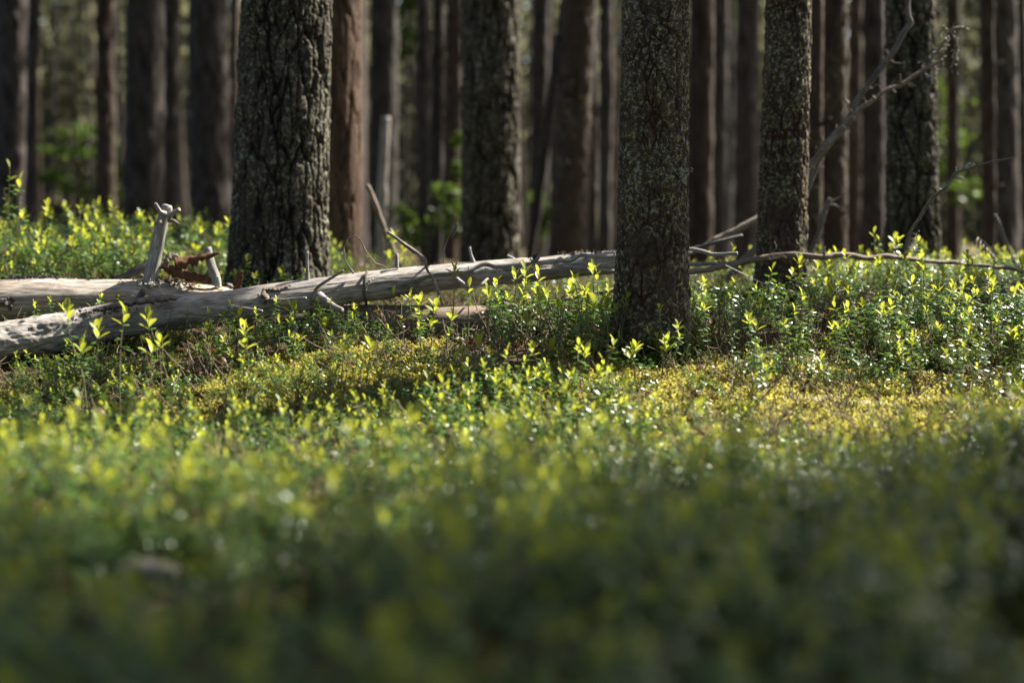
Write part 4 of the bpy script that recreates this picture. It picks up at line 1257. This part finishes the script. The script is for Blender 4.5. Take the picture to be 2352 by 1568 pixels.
# litter: bare twigs, dead leaves
LITL = bpy.data.collections.new('litter_library')
for k in range(7):
    if k < 4:
        parts = []
        L = rngs.uniform(0.06, 0.12)
        p = [np.zeros(3), np.array((L * .35, rngs.normal(0, .006), L * .25)), np.array((L * .7, rngs.normal(0, .01), L * .45)), np.array((L, rngs.normal(0, .012), L * .75))]
        v, f, g = tube(p, [0.0013, 0.0012, 0.001, 0.0006], n=8, seg=4, rough=0, lump=0, caps=False)
        parts.append((v, f, 0))
        for j in range(3):
            q = p[1 + j % 2] * (0.8 + 0.2 * j)
            e = q + rngs.normal(0, 0.014, 3) + np.array((0, 0, 0.02))
            v, f, g = tube([q, (q + e) / 2 + rngs.normal(0, .002, 3), e], [0.0009, 0.0008, 0.0004], n=4, seg=4, rough=0, lump=0, caps=False)
            parts.append((v, f, 0))
        v, f, mi = merge(parts)
        lib_obj(LITL, 'litter_%02d' % k, make_mesh('litter_twig', v, f, [M['stem']], mi))
    else:
        parts = []
        for j in range(5):
            v, f = leaf_verts(0.018, 0.011, 0.5, 0.3, 4)
            R = rot_dir(rngs.uniform(0, 6.28), rngs.uniform(-0.3, 0.8), rngs.uniform(-1, 1))
            parts.append((v @ R.T + rngs.normal(0, 0.015, 3) * (1, 1, .3) + (0, 0, 0.006), f, 0))
        v, f, mi = merge(parts)
        lib_obj(LITL, 'litter_%02d' % k, make_mesh('litter_leaf', v, f, [M['leaf_dead']], mi))

def gn_scatter(name, pts, rots, scales, idx, coll, label, cat):
    me = bpy.data.meshes.new(name)
    me.vertices.add(len(pts))
    me.vertices.foreach_set('co', np.asarray(pts, np.float32).ravel())
    for an, ty, dat, ky in (('rot', 'FLOAT_VECTOR', rots, 'vector'), ('scl', 'FLOAT', scales, 'value'), ('idx', 'INT', idx, 'value')):
        a = me.attributes.new(an, ty, 'POINT')
        a.data.foreach_set(ky, np.asarray(dat, np.int32 if ty == 'INT' else np.float32).ravel())
    o = obj(name, me)
    meta(o, label, cat, None, 'stuff')
    ng = bpy.data.node_groups.new(name + '_scatter', 'GeometryNodeTree')
    ng.interface.new_socket('Geometry', in_out='INPUT', socket_type='NodeSocketGeometry')
    ng.interface.new_socket('Geometry', in_out='OUTPUT', socket_type='NodeSocketGeometry')
    gi, go = ng.nodes.new('NodeGroupInput'), ng.nodes.new('NodeGroupOutput')
    iop = ng.nodes.new('GeometryNodeInstanceOnPoints')
    ci = ng.nodes.new('GeometryNodeCollectionInfo')
    ci.inputs['Collection'].default_value = coll
    ci.inputs['Separate Children'].default_value = True
    ci.inputs['Reset Children'].default_value = True
    def at(nm, ty):
        n = ng.nodes.new('GeometryNodeInputNamedAttribute')
        n.data_type = ty
        n.inputs['Name'].default_value = nm
        return n.outputs['Attribute']
    ng.links.new(gi.outputs[0], iop.inputs['Points'])
    ng.links.new(ci.outputs[0], iop.inputs['Instance'])
    iop.inputs['Pick Instance'].default_value = True
    ng.links.new(at('idx', 'INT'), iop.inputs['Instance Index'])
    e2r = ng.nodes.new('FunctionNodeEulerToRotation')
    ng.links.new(at('rot', 'FLOAT_VECTOR'), e2r.inputs[0])
    ng.links.new(e2r.outputs[0], iop.inputs['Rotation'])
    ng.links.new(at('scl', 'FLOAT'), iop.inputs['Scale'])
    ng.links.new(iop.outputs[0], go.inputs[0])
    md = o.modifiers.new('scatter', 'NODES')
    md.node_group = ng
    return o

# where plants may not stand: trunks and logs lying on the ground
TR = [(tL.location, 0.14), (tC.location, 0.088), (tR.location, 0.07), (t3.location, 0.09), (tO.location, 0.11), (t11.location, 0.13)]
def seg_dist(x, y, a, b):
    ax, ay, bx, by = a[0], a[1], b[0], b[1]
    t = np.clip(((x - ax) * (bx - ax) + (y - ay) * (by - ay)) / ((bx - ax) ** 2 + (by - ay) ** 2), 0, 1)
    return np.hypot(x - ax - t * (bx - ax), y - ay - t * (by - ay))
LOGS = [(P(-160, 700, 2.98), P(110, 700, 3.13), 0.05), (P(110, 700, 3.13), P(540, 700, 3.39), 0.045), (P(540, 700, 3.39), P(966, 640, 3.62), 0.035), (P(966, 640, 3.62), P(1300, 640, 3.78), 0.02),
        (P(-150, 690, 3.45), P(530, 690, 3.72), 0.05), (P(520, 750, 3.5), P(1100, 740, 3.57), 0.045)]
def blocked(x, y, margin=0.0):
    bad = np.zeros(len(x), bool)
    for c, r in TR:
        bad |= np.hypot(x - c.x, y - c.y) < r + margin
    bad |= (np.hypot((x + 0.345) / 0.075, (y - 1.29) / 0.15) < 1) | (np.hypot((x - 0.39) / 0.09, (y - 1.03) / 0.13) < 1)
    for a, b, r in LOGS:
        bad |= seg_dist(x, y, a, b) < r + margin
    return bad

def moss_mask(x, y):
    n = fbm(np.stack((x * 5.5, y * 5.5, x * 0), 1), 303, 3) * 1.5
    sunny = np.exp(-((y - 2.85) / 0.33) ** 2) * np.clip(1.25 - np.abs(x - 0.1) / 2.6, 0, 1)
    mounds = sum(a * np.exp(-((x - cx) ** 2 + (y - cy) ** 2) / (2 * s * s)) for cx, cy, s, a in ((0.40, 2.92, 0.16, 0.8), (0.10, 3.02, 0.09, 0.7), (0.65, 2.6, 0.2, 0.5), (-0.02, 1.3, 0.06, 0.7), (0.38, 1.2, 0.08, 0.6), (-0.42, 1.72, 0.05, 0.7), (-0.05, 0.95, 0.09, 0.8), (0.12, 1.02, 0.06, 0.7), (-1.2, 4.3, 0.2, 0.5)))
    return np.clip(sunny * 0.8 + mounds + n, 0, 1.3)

def dens_noise(x, y, s=6.0, seed=7):
    return 0.5 + 0.5 * fbm(np.stack((x * s, y * s, x * 0), 1), seed, 3) * 1.8

def scatter_area(n, y0, y1, rng, spread=0.42, pad=0.25):
    # uniform over the trapezoid in front of the camera
    y = np.sqrt(rng.uniform((y0 + pad) ** 2, (y1 + pad) ** 2, n)) - pad
    x = rng.uniform(-1, 1, n) * (spread * y + pad)
    return x, y

rg = np.random.default_rng(11)
x, y = scatter_area(34000, 0.5, 8.0, rg)
mm = moss_mask(x, y)
dn = dens_noise(x, y)
keep_p = 0.62 * np.clip((dn - 0.22) * 2.4, 0.06, 1)
keep_p *= np.where((y > 1.9) & (y < 3.1), 2.0 - 1.2 * np.clip(mm, 0, 1), 1)
keep_p *= np.where((x > 0.52) & (x < 0.88) & (y > 2.6) & (y < 2.92), 0.06, 1)
keep_p *= np.where((x < 0.0) & (y > 2.65) & (y < 3.25), 1.9, 1)
keep_p *= np.where((x > -0.34) & (x < -0.04) & (y > 3.05) & (y < 3.5), 0.25, 1)
keep_p *= np.where(y < 1.6, 1.1, 1)
keep_p *= np.where(y > 5.4, 0.12, 1)
keep_p *= np.where((x > 0.14) & (x < 0.46) & (y > 2.9) & (y < 3.3), 0.25, 1)
keep_p *= np.where((x > 0.3) & (x < 0.95) & (y > 4.1), 0.25, 1)
# barer ground just behind the long log in the middle
keep_p *= np.where((np.abs(x) < 0.55) & (y > 3.6), 0.35, 1)
ok = (rg.random(len(x)) < keep_p) & ~blocked(x, y, 0.01)
x, y, mm, dn = x[ok], y[ok], mm[ok], dn[ok]
h = rg.uniform(0.65, 1.15, len(x))
h *= np.where((y > 2.0) & (y < 3.1), 0.5 + 0.45 * dn, 1)          # low shoots in the sunny moss
h *= np.where(y < 2.0, 0.55 + 0.5 * np.clip(dn, 0, 1), 1)
h *= np.where((y < 1.3), 0.9, 1)
h *= np.where((x < -1.05) & (y > 4.0), 1.2, 1)
h *= np.where((x > -1.05) & (x < -0.5) & (y > 3.9), 0.85, 1)
h *= np.where((x > 0.35) & (y > 4.1), 0.75, 1)
h *= np.where((x > -0.25) & (x < 0.35) & (y > 2.95) & (y < 3.5), 1.15, 1)
h *= np.where((np.abs(x + 0.05) < 0.5) & (y > 3.6), 0.7, 1)
h *= np.where((x > 0.33) & (x < 0.64) & (y > 1.5) & (y < 2.75), 0.62, 1)
h *= np.where((x < -0.2) & (y > 2.6) & (y < 3.5), 0.72, 1)
hgt_scale = h
young = np.array([0, 2, 4, 5, 7, 9, 11])
plain = np.array([1, 3, 6, 8, 10, 12, 13])
pick = np.where(rg.random(len(x)) < np.where(y < 2.0, 0.5, np.where(y > 3.0, 0.24, 0.45)), young[rg.integers(0, 7, len(x))], plain[rg.integers(0, 7, len(x))])
z = ground(x, y) - 0.004
gn_scatter('lingonberry_undergrowth', np.stack((x, y, z), 1), np.stack((rg.normal(0, 0.16, len(x)), rg.normal(0, 0.16, len(x)), rg.uniform(0, 6.28, len(x))), 1), hgt_scale, pick, LIB,
           'dense mass of small leathery lingonberry shoots covering the forest floor', 'undergrowth')
print('shoots', len(x))
x, y = scatter_area(24000, 0.5, 3.1, rg)
ok = (rg.random(len(x)) < 0.75 * np.clip((dens_noise(x, y, 5, 15) - 0.25) * 2.2, np.where(y < 1.6, 0.4, 0.03), 1) * np.where(y > 1.8, 0.5 * (1 - 0.7 * np.clip(moss_mask(x, y), 0, 1)), 1) * np.where((x > 0.12) & (x < 0.48) & (y > 2.9), 0.15, 1) * np.where((x > 0.52) & (x < 0.88) & (y > 2.6) & (y < 2.92), 0.1, 1)) & ~blocked(x, y, 0.01)
x, y = x[ok], y[ok]
h = rg.uniform(0.30, 0.62, len(x)) * np.where(y < 1.5, 1.25, 1)
pick = np.where(rg.random(len(x)) < 0.10, young[rg.integers(0, 7, len(x))], plain[rg.integers(0, 7, len(x))])
gn_scatter('low_lingonberry_carpet', np.stack((x, y, ground(x, y) - 0.004), 1), np.stack((rg.normal(0, 0.2, len(x)), rg.normal(0, 0.2, len(x)), rg.uniform(0, 6.28, len(x))), 1), h, pick, LIB,
           'low fine-leaved carpet of tiny shoots between the taller ones in the foreground', 'undergrowth')

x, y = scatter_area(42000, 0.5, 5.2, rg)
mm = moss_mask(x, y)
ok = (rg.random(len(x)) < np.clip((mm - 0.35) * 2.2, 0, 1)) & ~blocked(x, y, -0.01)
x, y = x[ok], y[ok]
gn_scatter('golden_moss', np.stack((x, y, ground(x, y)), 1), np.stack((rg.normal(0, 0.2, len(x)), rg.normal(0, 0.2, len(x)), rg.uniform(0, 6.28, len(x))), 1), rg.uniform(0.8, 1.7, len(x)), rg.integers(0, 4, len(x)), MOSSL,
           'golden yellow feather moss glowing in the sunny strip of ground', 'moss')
print('moss', len(x))
x = rg.uniform(-0.75, 0.75, 330); y = rg.uniform(0.75, 1.9, 330)
ok = ~blocked(x, y, 0.01) & (dens_noise(x, y, 4, 33) > 0.42)
x, y = x[ok], y[ok]
gn_scatter('foreground_shoots', np.stack((x, y, ground(x, y) - 0.004), 1), np.stack((rg.normal(0, 0.12, len(x)), rg.normal(0, 0.12, len(x)), rg.uniform(0, 6.28, len(x))), 1), rg.uniform(0.75, 1.05, len(x)), young[rg.integers(0, 7, len(x))], LIB,
           'taller fresh green shoots blurred in the near foreground', 'undergrowth')
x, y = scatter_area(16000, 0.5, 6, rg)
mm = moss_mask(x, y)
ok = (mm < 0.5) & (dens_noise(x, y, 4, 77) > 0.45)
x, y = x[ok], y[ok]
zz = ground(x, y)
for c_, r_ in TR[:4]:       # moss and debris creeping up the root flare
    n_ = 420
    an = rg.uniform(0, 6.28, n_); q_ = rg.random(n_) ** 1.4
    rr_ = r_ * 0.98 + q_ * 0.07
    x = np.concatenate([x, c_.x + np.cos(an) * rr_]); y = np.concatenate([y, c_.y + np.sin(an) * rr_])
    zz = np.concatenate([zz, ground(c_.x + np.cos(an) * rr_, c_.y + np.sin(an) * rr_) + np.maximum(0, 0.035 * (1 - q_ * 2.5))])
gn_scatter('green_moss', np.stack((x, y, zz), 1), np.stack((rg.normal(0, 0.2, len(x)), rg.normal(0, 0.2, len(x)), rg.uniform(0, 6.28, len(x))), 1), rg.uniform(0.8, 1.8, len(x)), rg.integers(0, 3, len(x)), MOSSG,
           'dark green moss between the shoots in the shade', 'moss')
x, y = scatter_area(11000, 0.6, 6.0, rg)
ok = ~blocked(x, y, 0.0)
x, y = x[ok], y[ok]
gn_scatter('forest_litter', np.stack((x, y, ground(x, y)), 1), np.stack((rg.normal(0, 0.25, len(x)), rg.normal(0, 0.25, len(x)), rg.uniform(0, 6.28, len(x))), 1), rg.uniform(0.7, 1.3, len(x)), rg.integers(0, 7, len(x)), LITL,
           'bare brown twigs and dead leaves strewn between the shoots', 'litter')

# single shoots that the photograph lets one tell apart: stem and every leaf a part
LEAF_OLD = [make_mesh('leaf', *leaf_verts(0.016 * s, 0.0082 * s, 0.25, 0.22), [M['leaf_old']]) for s in (0.85, 1.0, 1.15)]
LEAF_NEW = [make_mesh('leaf', *leaf_verts(0.023 * s, 0.0105 * s, 0.06, -0.18), [M['leaf_young']]) for s in (0.85, 1.0, 1.15)]
LEAF_DEAD = [make_mesh('leaf', *leaf_verts(0.016, 0.008, 0.6, 0.35), [M['leaf_dead']])]

def single_shoot(px, py, d, label, n_old, n_new, seed, lean=0.15, stems=1, big=1.0, x_base=None):
    """shoot whose tip is seen at px,py and which stands at distance d"""
    rng = np.random.default_rng(seed)
    tip = P(px, py, d)
    g = gz(tip.x, d)
    h = max(0.05, tip.z - g - 0.006)
    S, LV = sprig_layout(rng, h, n_old, n_new, lean, stems)
    tp = S[0][0][3]
    base = Vector((tip.x - tp[0], d - tp[1], g - 0.003))
    t = empty('lingonberry_shoot', base, label, 'lingonberry shoot')
    ps = []
    for pts, rad in S:
        v, f, gq = tube(pts, [r * 1.15 for r in rad], n=12, seg=6, rough=0, lump=0, caps=False)
        ps.append((v, f, 0))
    v, f, mi = merge(ps)
    obj('stem', make_mesh('stem', v, f, [M['stem']], mi), t)
    for c, R, L, W, kind in LV:
        me = (LEAF_NEW if kind else LEAF_OLD)[int(rng.integers(0, 3))]
        o = obj('leaf', me, t)
        m4 = Matrix(R.tolist()).to_4x4()
        m4.translation = Vector(c)
        o.matrix_local = m4 @ Matrix.Scale(big, 4)
    return t

SINGLE = [
    (155, 702, 2.78, 'twin-tipped bright shoot in front of the shaded left part of the long log', 10, 6, 2, 1.15),
    (225, 742, 2.74, 'bold yellow-green rosette on a bare curved stem, left of the log shadow', 4, 7, 1, 1.15),
    (288, 706, 2.80, 'shoot with one large drooping leaf against the dark log shadow', 7, 4, 1, 1.15),
    (340, 720, 2.80, 'shoot with spreading yellow leaves at the middle of the log shadow', 8, 6, 2, 1.15),
    (368, 775, 2.85, 'compact rosette below the spreading yellow shoot', 5, 6, 1, 1.1),
    (478, 742, 3.05, 'small bright rosette where the log shadow ends', 4, 5, 1, 1.0),
    (548, 712, 3.10, 'narrow upright shoot with yellow tip in front of the log, right of its shadow', 6, 4, 1, 1.0),
    (560, 745, 2.95, 'broad yellow shoot below the log near the rusty bark pieces', 6, 6, 2, 1.1),
    (672, 700, 3.20, 'single tall green shoot standing before the log below the thick pine', 1, 6, 1, 1.2),
    (690, 780, 3.15, 'low glossy shoot under the tall green one', 3, 6, 1, 1.0),
    (745, 738, 3.20, 'neat fan-shaped rosette under the thick sawn-looking stub', 3, 6, 1, 1.1),
    (790, 790, 2.9, 'yellow shoot left of the bare brown twigs', 6, 5, 1, 1.1),
    (850, 785, 2.95, 'yellow-tipped shoot in front of the low brown log', 6, 6, 1, 1.0),
    (903, 668, 3.30, 'thin red-tipped shoot reaching up to the underside of the log', 8, 2, 1, 0.9),
    (940, 668, 3.30, 'slender twin of the red-tipped shoot with yellow bud', 7, 2, 1, 0.9),
    (965, 682, 3.22, 'tall bright shoot with round leaves before the pale part of the low log', 4, 8, 2, 1.15),
    (1000, 695, 3.20, 'leafy bright shoot just right of the round-leaved one', 5, 7, 2, 1.1),
    (1040, 718, 3.15, 'shoot bearing one nearly circular sunlit leaf', 6, 5, 1, 1.1),
    (1045, 610, 3.42, 'star-shaped green rosette standing in front of the branch on the log', 2, 6, 1, 1.1),
    (1078, 650, 3.36, 'orange-budded shoot below the branch on the log', 9, 2, 1, 0.95),
    (1120, 655, 3.34, 'yellow bud shoot right of the orange-budded one', 10, 3, 1, 1.0),
    (1183, 625, 3.30, 'high pale-green fork-leaved shoot before the middle of the log', 5, 6, 2, 1.1),
    (1206, 612, 3.32, 'upright glowing leaf pair beside the fork-leaved shoot', 6, 5, 1, 1.1),
    (1236, 622, 3.34, 'dark stemmed shoot with flat side leaves left of the tallest shoot', 9, 3, 2, 1.0),
    (1310, 655, 3.30, 'spreading shoot with a tilted bright pair of leaves', 6, 5, 1, 1.0),
    (1363, 606, 3.30, 'tallest shoot with layered leaves just left of the slim pine', 12, 5, 1, 1.15),
    (1345, 662, 3.26, 'dense bright shoot below the tallest one', 7, 7, 2, 1.1),
    (1395, 690, 3.24, 'shoot with pointed leaves touching the slim pine on its left', 6, 6, 1, 1.05),
    (1468, 612, 3.18, 'yellow leaf pair in front of the slim pine trunk', 0, 4, 2, 1.0),
    (1440, 668, 3.15, 'dim shoot in front of the slim pine, lower left', 3, 5, 2, 1.0),
    (1533, 662, 3.20, 'yellow-tipped shoot over flat glossy leaves at the right side of the slim pine', 7, 3, 1, 1.0),
    (1592, 690, 3.28, 'narrow shoot rising right beside the slim pine', 9, 3, 1, 1.0),
    (1655, 640, 3.35, 'shoot with broad layered leaves between the slim and slender pines', 8, 4, 2, 1.1),
    (1745, 690, 3.30, 'small yellow shoot under the slender pine', 8, 4, 1, 1.0),
    (1835, 590, 3.70, 'bright tip standing in front of the arching branch at the slender pine', 6, 6, 1, 1.1),
    (2008, 528, 4.15, 'highest green bud above the arching branch, left of the furrowed pine', 6, 3, 1, 1.1),
    (2055, 545, 4.1, 'fleshy yellow-green rosette at the foot of the furrowed pine', 5, 6, 1, 1.2),
    (2110, 612, 3.6, 'tall yellow-green rosette below the arching branch on the right', 8, 6, 1, 1.2),
    (2052, 645, 3.55, 'upright yellow tip left of the tall right rosette', 10, 3, 1, 1.0),
    (2165, 620, 3.6, 'shoot with twin yellow tips right of the tall right rosette', 8, 6, 2, 1.0),
    (2350, 600, 3.7, 'bright shoot cut by the right edge near the arching branch end', 8, 5, 1, 1.1),
    (1940, 755, 3.25, 'yellow flame-like shoot in the middle of the right thicket', 6, 5, 1, 1.1),
    (1740, 740, 3.20, 'pale yellow shoot right of the slim pine foot', 6, 5, 1, 1.1),
    (2070, 800, 3.05, 'sunlit rosette in the lower right thicket', 6, 6, 1, 1.1),
    (2330, 760, 3.1, 'cluster of upright yellow leaves at the right edge', 4, 8, 2, 1.2),
    (1460, 790, 2.95, 'big sunny rosette at the very foot of the slim pine', 4, 8, 2, 1.15),
    (1345, 800, 2.90, 'reddish-edged rosette left of the slim pine foot', 4, 7, 1, 1.15),
    (1265, 790, 3.00, 'green backlit rosette over the yellow moss hump', 3, 7, 1, 1.15),
    (1100, 775, 2.95, 'yellow upright shoot in the sunny strip below the log', 5, 6, 1, 1.1),
    (1532, 770, 2.98, 'yellow shoot pair at the right foot of the slim pine', 4, 6, 2, 1.0),
    (2020, 545, 4.1, 'bud on a stiff stem beside the fleshy rosette', 9, 2, 1, 1.0),
    (22, 378, 4.3, 'tallest dark leafy shoot at the very left edge above the rise', 14, 2, 2, 1.2),
    (45, 408, 4.25, 'tall glossy shoot just right of the tallest one at the left edge', 12, 3, 2, 1.2),
    (8, 430, 4.2, 'dark drooping shoot cut by the left edge of the picture', 12, 0, 2, 1.2),
    (110, 470, 4.3, 'bright bushy tip on the left rise, left of the thin tall bud', 8, 8, 3, 1.2),
    (182, 462, 4.3, 'thin tall bud standing highest on the left rise', 8, 3, 1, 1.1),
    (460, 515, 4.5, 'flat-topped yellow shoot between the snag and the thick pine', 3, 8, 2, 1.2),
    (500, 522, 4.5, 'yellow shoot next to the flat-topped one, by the thick pine', 5, 7, 2, 1.1),
    (526, 505, 4.4, 'bright shoot glowing against the left edge of the thick pine', 6, 7, 1, 1.1),
    (905, 535, 4.6, 'yellow shoot behind the long log beside the leaning stick', 6, 8, 2, 1.2),
    (925, 560, 4.6, 'second yellow shoot behind the long log beside the leaning stick', 6, 7, 2, 1.1),
    (1905, 585, 4.0, 'leafy shoot behind the arching branch, right of the slender pine', 9, 4, 2, 1.1),
]
for k, (a, b, d, lab, no, nn, stems, big) in enumerate(SINGLE):
    single_shoot(a, b, d, lab, no, nn, 500 + k, 0.12, stems, big)

# countable shoots in the focused zone, alike: stem, leaves and tip
ZONES = [   # x0,x1,y0,y1,count,hscale,label,group
    (-0.95, -0.15, 2.70, 3.12, 40, (0.06, 0.10), 'short shoot in the ragged row before the left half of the long log', 'shoots before the left half of the long log'),
    (-0.05, 0.26, 2.95, 3.42, 42, (0.11, 0.17), 'glossy shoot in the thicket between the long log and the slim pine', 'shoots between the long log and the slim pine'),
    (0.42, 1.25, 2.95, 3.9, 80, (0.09, 0.14), 'glossy shoot in the thicket right of the slim pine', 'shoots in the thicket right of the slim pine'),
    (-1.7, -1.15, 4.0, 4.8, 36, (0.11, 0.17), 'shoot on the bushy rise behind the logs at the far left', 'shoots on the rise behind the logs'),
    (0.95, 1.5, 3.95, 4.4, 30, (0.08, 0.12), 'shoot on the ridge behind the arching branch', 'shoots on the ridge behind the arching branch'),
]
PROTO = []
for k in range(8):
    S, LV = sprig_layout(rngs, 0.13, int(rngs.integers(10, 15)), [6, 4, 5, 0, 6, 3, 5, 0][k], 0.25, 1 + k % 2)
    a, b, c = sprig_mesh_parts(S, LV, rows=5, stemseg=5)
    ms = []
    for nm, pr, mt in (('stem', a, 'stem'), ('leaves', b, 'leaf_old'), ('young_leaves', c, 'leaf_young')):
        if pr:
            v, f, mi = merge(pr)
            ms.append((nm, make_mesh(nm, v, f, [M[mt]], np.zeros(len(f)))))
    PROTO.append(ms)
rz = np.random.default_rng(61)
for (x0, x1, y0, y1, n, (h0, h1), lab, grp) in ZONES:
    cnt = 0
    while cnt < n:
        x, y = rz.uniform(x0, x1), rz.uniform(y0, y1)
        if blocked(np.array([x]), np.array([y]), 0.01)[0]:
            continue
        s = rz.uniform(h0, h1) / 0.13
        t = empty('lingonberry_shoot', (x, y, gz(x, y) - 0.003), lab, 'lingonberry shoot', grp)
        t.rotation_euler = (rz.normal(0, 0.1), rz.normal(0, 0.1), rz.uniform(0, 6.28))
        t.scale = (s, s, s)
        for nm, me in PROTO[int(rz.integers(0, 8))]:
            obj(nm, me, t)
        cnt += 1

# bare dead twiggy plants in front of the low log
def dead_bush(px, py, d, hpx, n, label, seed, leaves=True):
    rng = np.random.default_rng(seed)
    b = P(px, py, d)
    base = Vector((b.x, d, gz(b.x, d)))
    t = empty('dead_twigs', base, label, 'dead plant')
    h = px2m(hpx, d)
    for k in range(n):
        az = rng.uniform(0, 6.28); ln = rng.uniform(0.1, 0.7)
        e = np.array((math.cos(az) * ln, math.sin(az) * ln * 0.6, 1)) * h * rng.uniform(0.5, 1.0)
        m1 = e * 0.35 + rng.normal(0, 0.006, 3); m2 = e * 0.7 + rng.normal(0, 0.006, 3)
        v, f, g = tube([np.zeros(3), m1, m2, e], [0.0016, 0.0013, 0.001, 0.0005], n=12, seg=5, rough=0.1, lump=0.2, caps=False)
        o = obj('twig', make_mesh('twig', v, f, [M['twig']], attrs={'grain': ('FLOAT_VECTOR', g)}), t)
        if leaves and rng.random() < 0.7:
            for j in range(3):
                q = obj('leaf', LEAF_DEAD[0], t)
                m4 = Matrix(rot_dir(rng.uniform(0, 6.28), rng.uniform(-0.8, 0.6), rng.uniform(-1, 1)).tolist()).to_4x4()
                m4.translation = Vector(m2 + (e - m2) * rng.uniform(0, 1))
                q.matrix_local = m4 @ Matrix.Scale(rng.uniform(0.6, 1.1), 4)
for a in ((845, 775, 3.3, 130, 7, 'bare brown forked twigs before the shadowed end of the low log', 1), (880, 790, 3.25, 110, 5, 'dead leafy twigs right of the bare forked ones', 2), (925, 640, 3.42, 45, 4, 'small dead sprig with dark leaves on top of the long log', 3),
          (1085, 800, 3.1, 90, 6, 'dark dead twigs in the sunny strip below the pale low log', 4), (1275, 800, 3.2, 150, 8, 'tall dead twigs tangled among the shoots left of the slim pine', 5), (1150, 800, 3.2, 130, 7, 'reddish dead twigs in front of the low brown log', 6),
          (470, 800, 3.0, 110, 6, 'fine bare twigs in front of the long log where its shadow ends', 7), (1880, 760, 3.3, 110, 7, 'dead twigs in the right thicket', 8), (1620, 720, 3.3, 120, 4, 'thin bare twigs beside the slim pine on its right', 9),
          (2120, 720, 3.5, 100, 6, 'dead twigs below the furrowed pine', 10), (1010, 860, 2.9, 80, 5, 'low dark twigs in the middle of the sunny strip', 11)):
    dead_bush(*a)
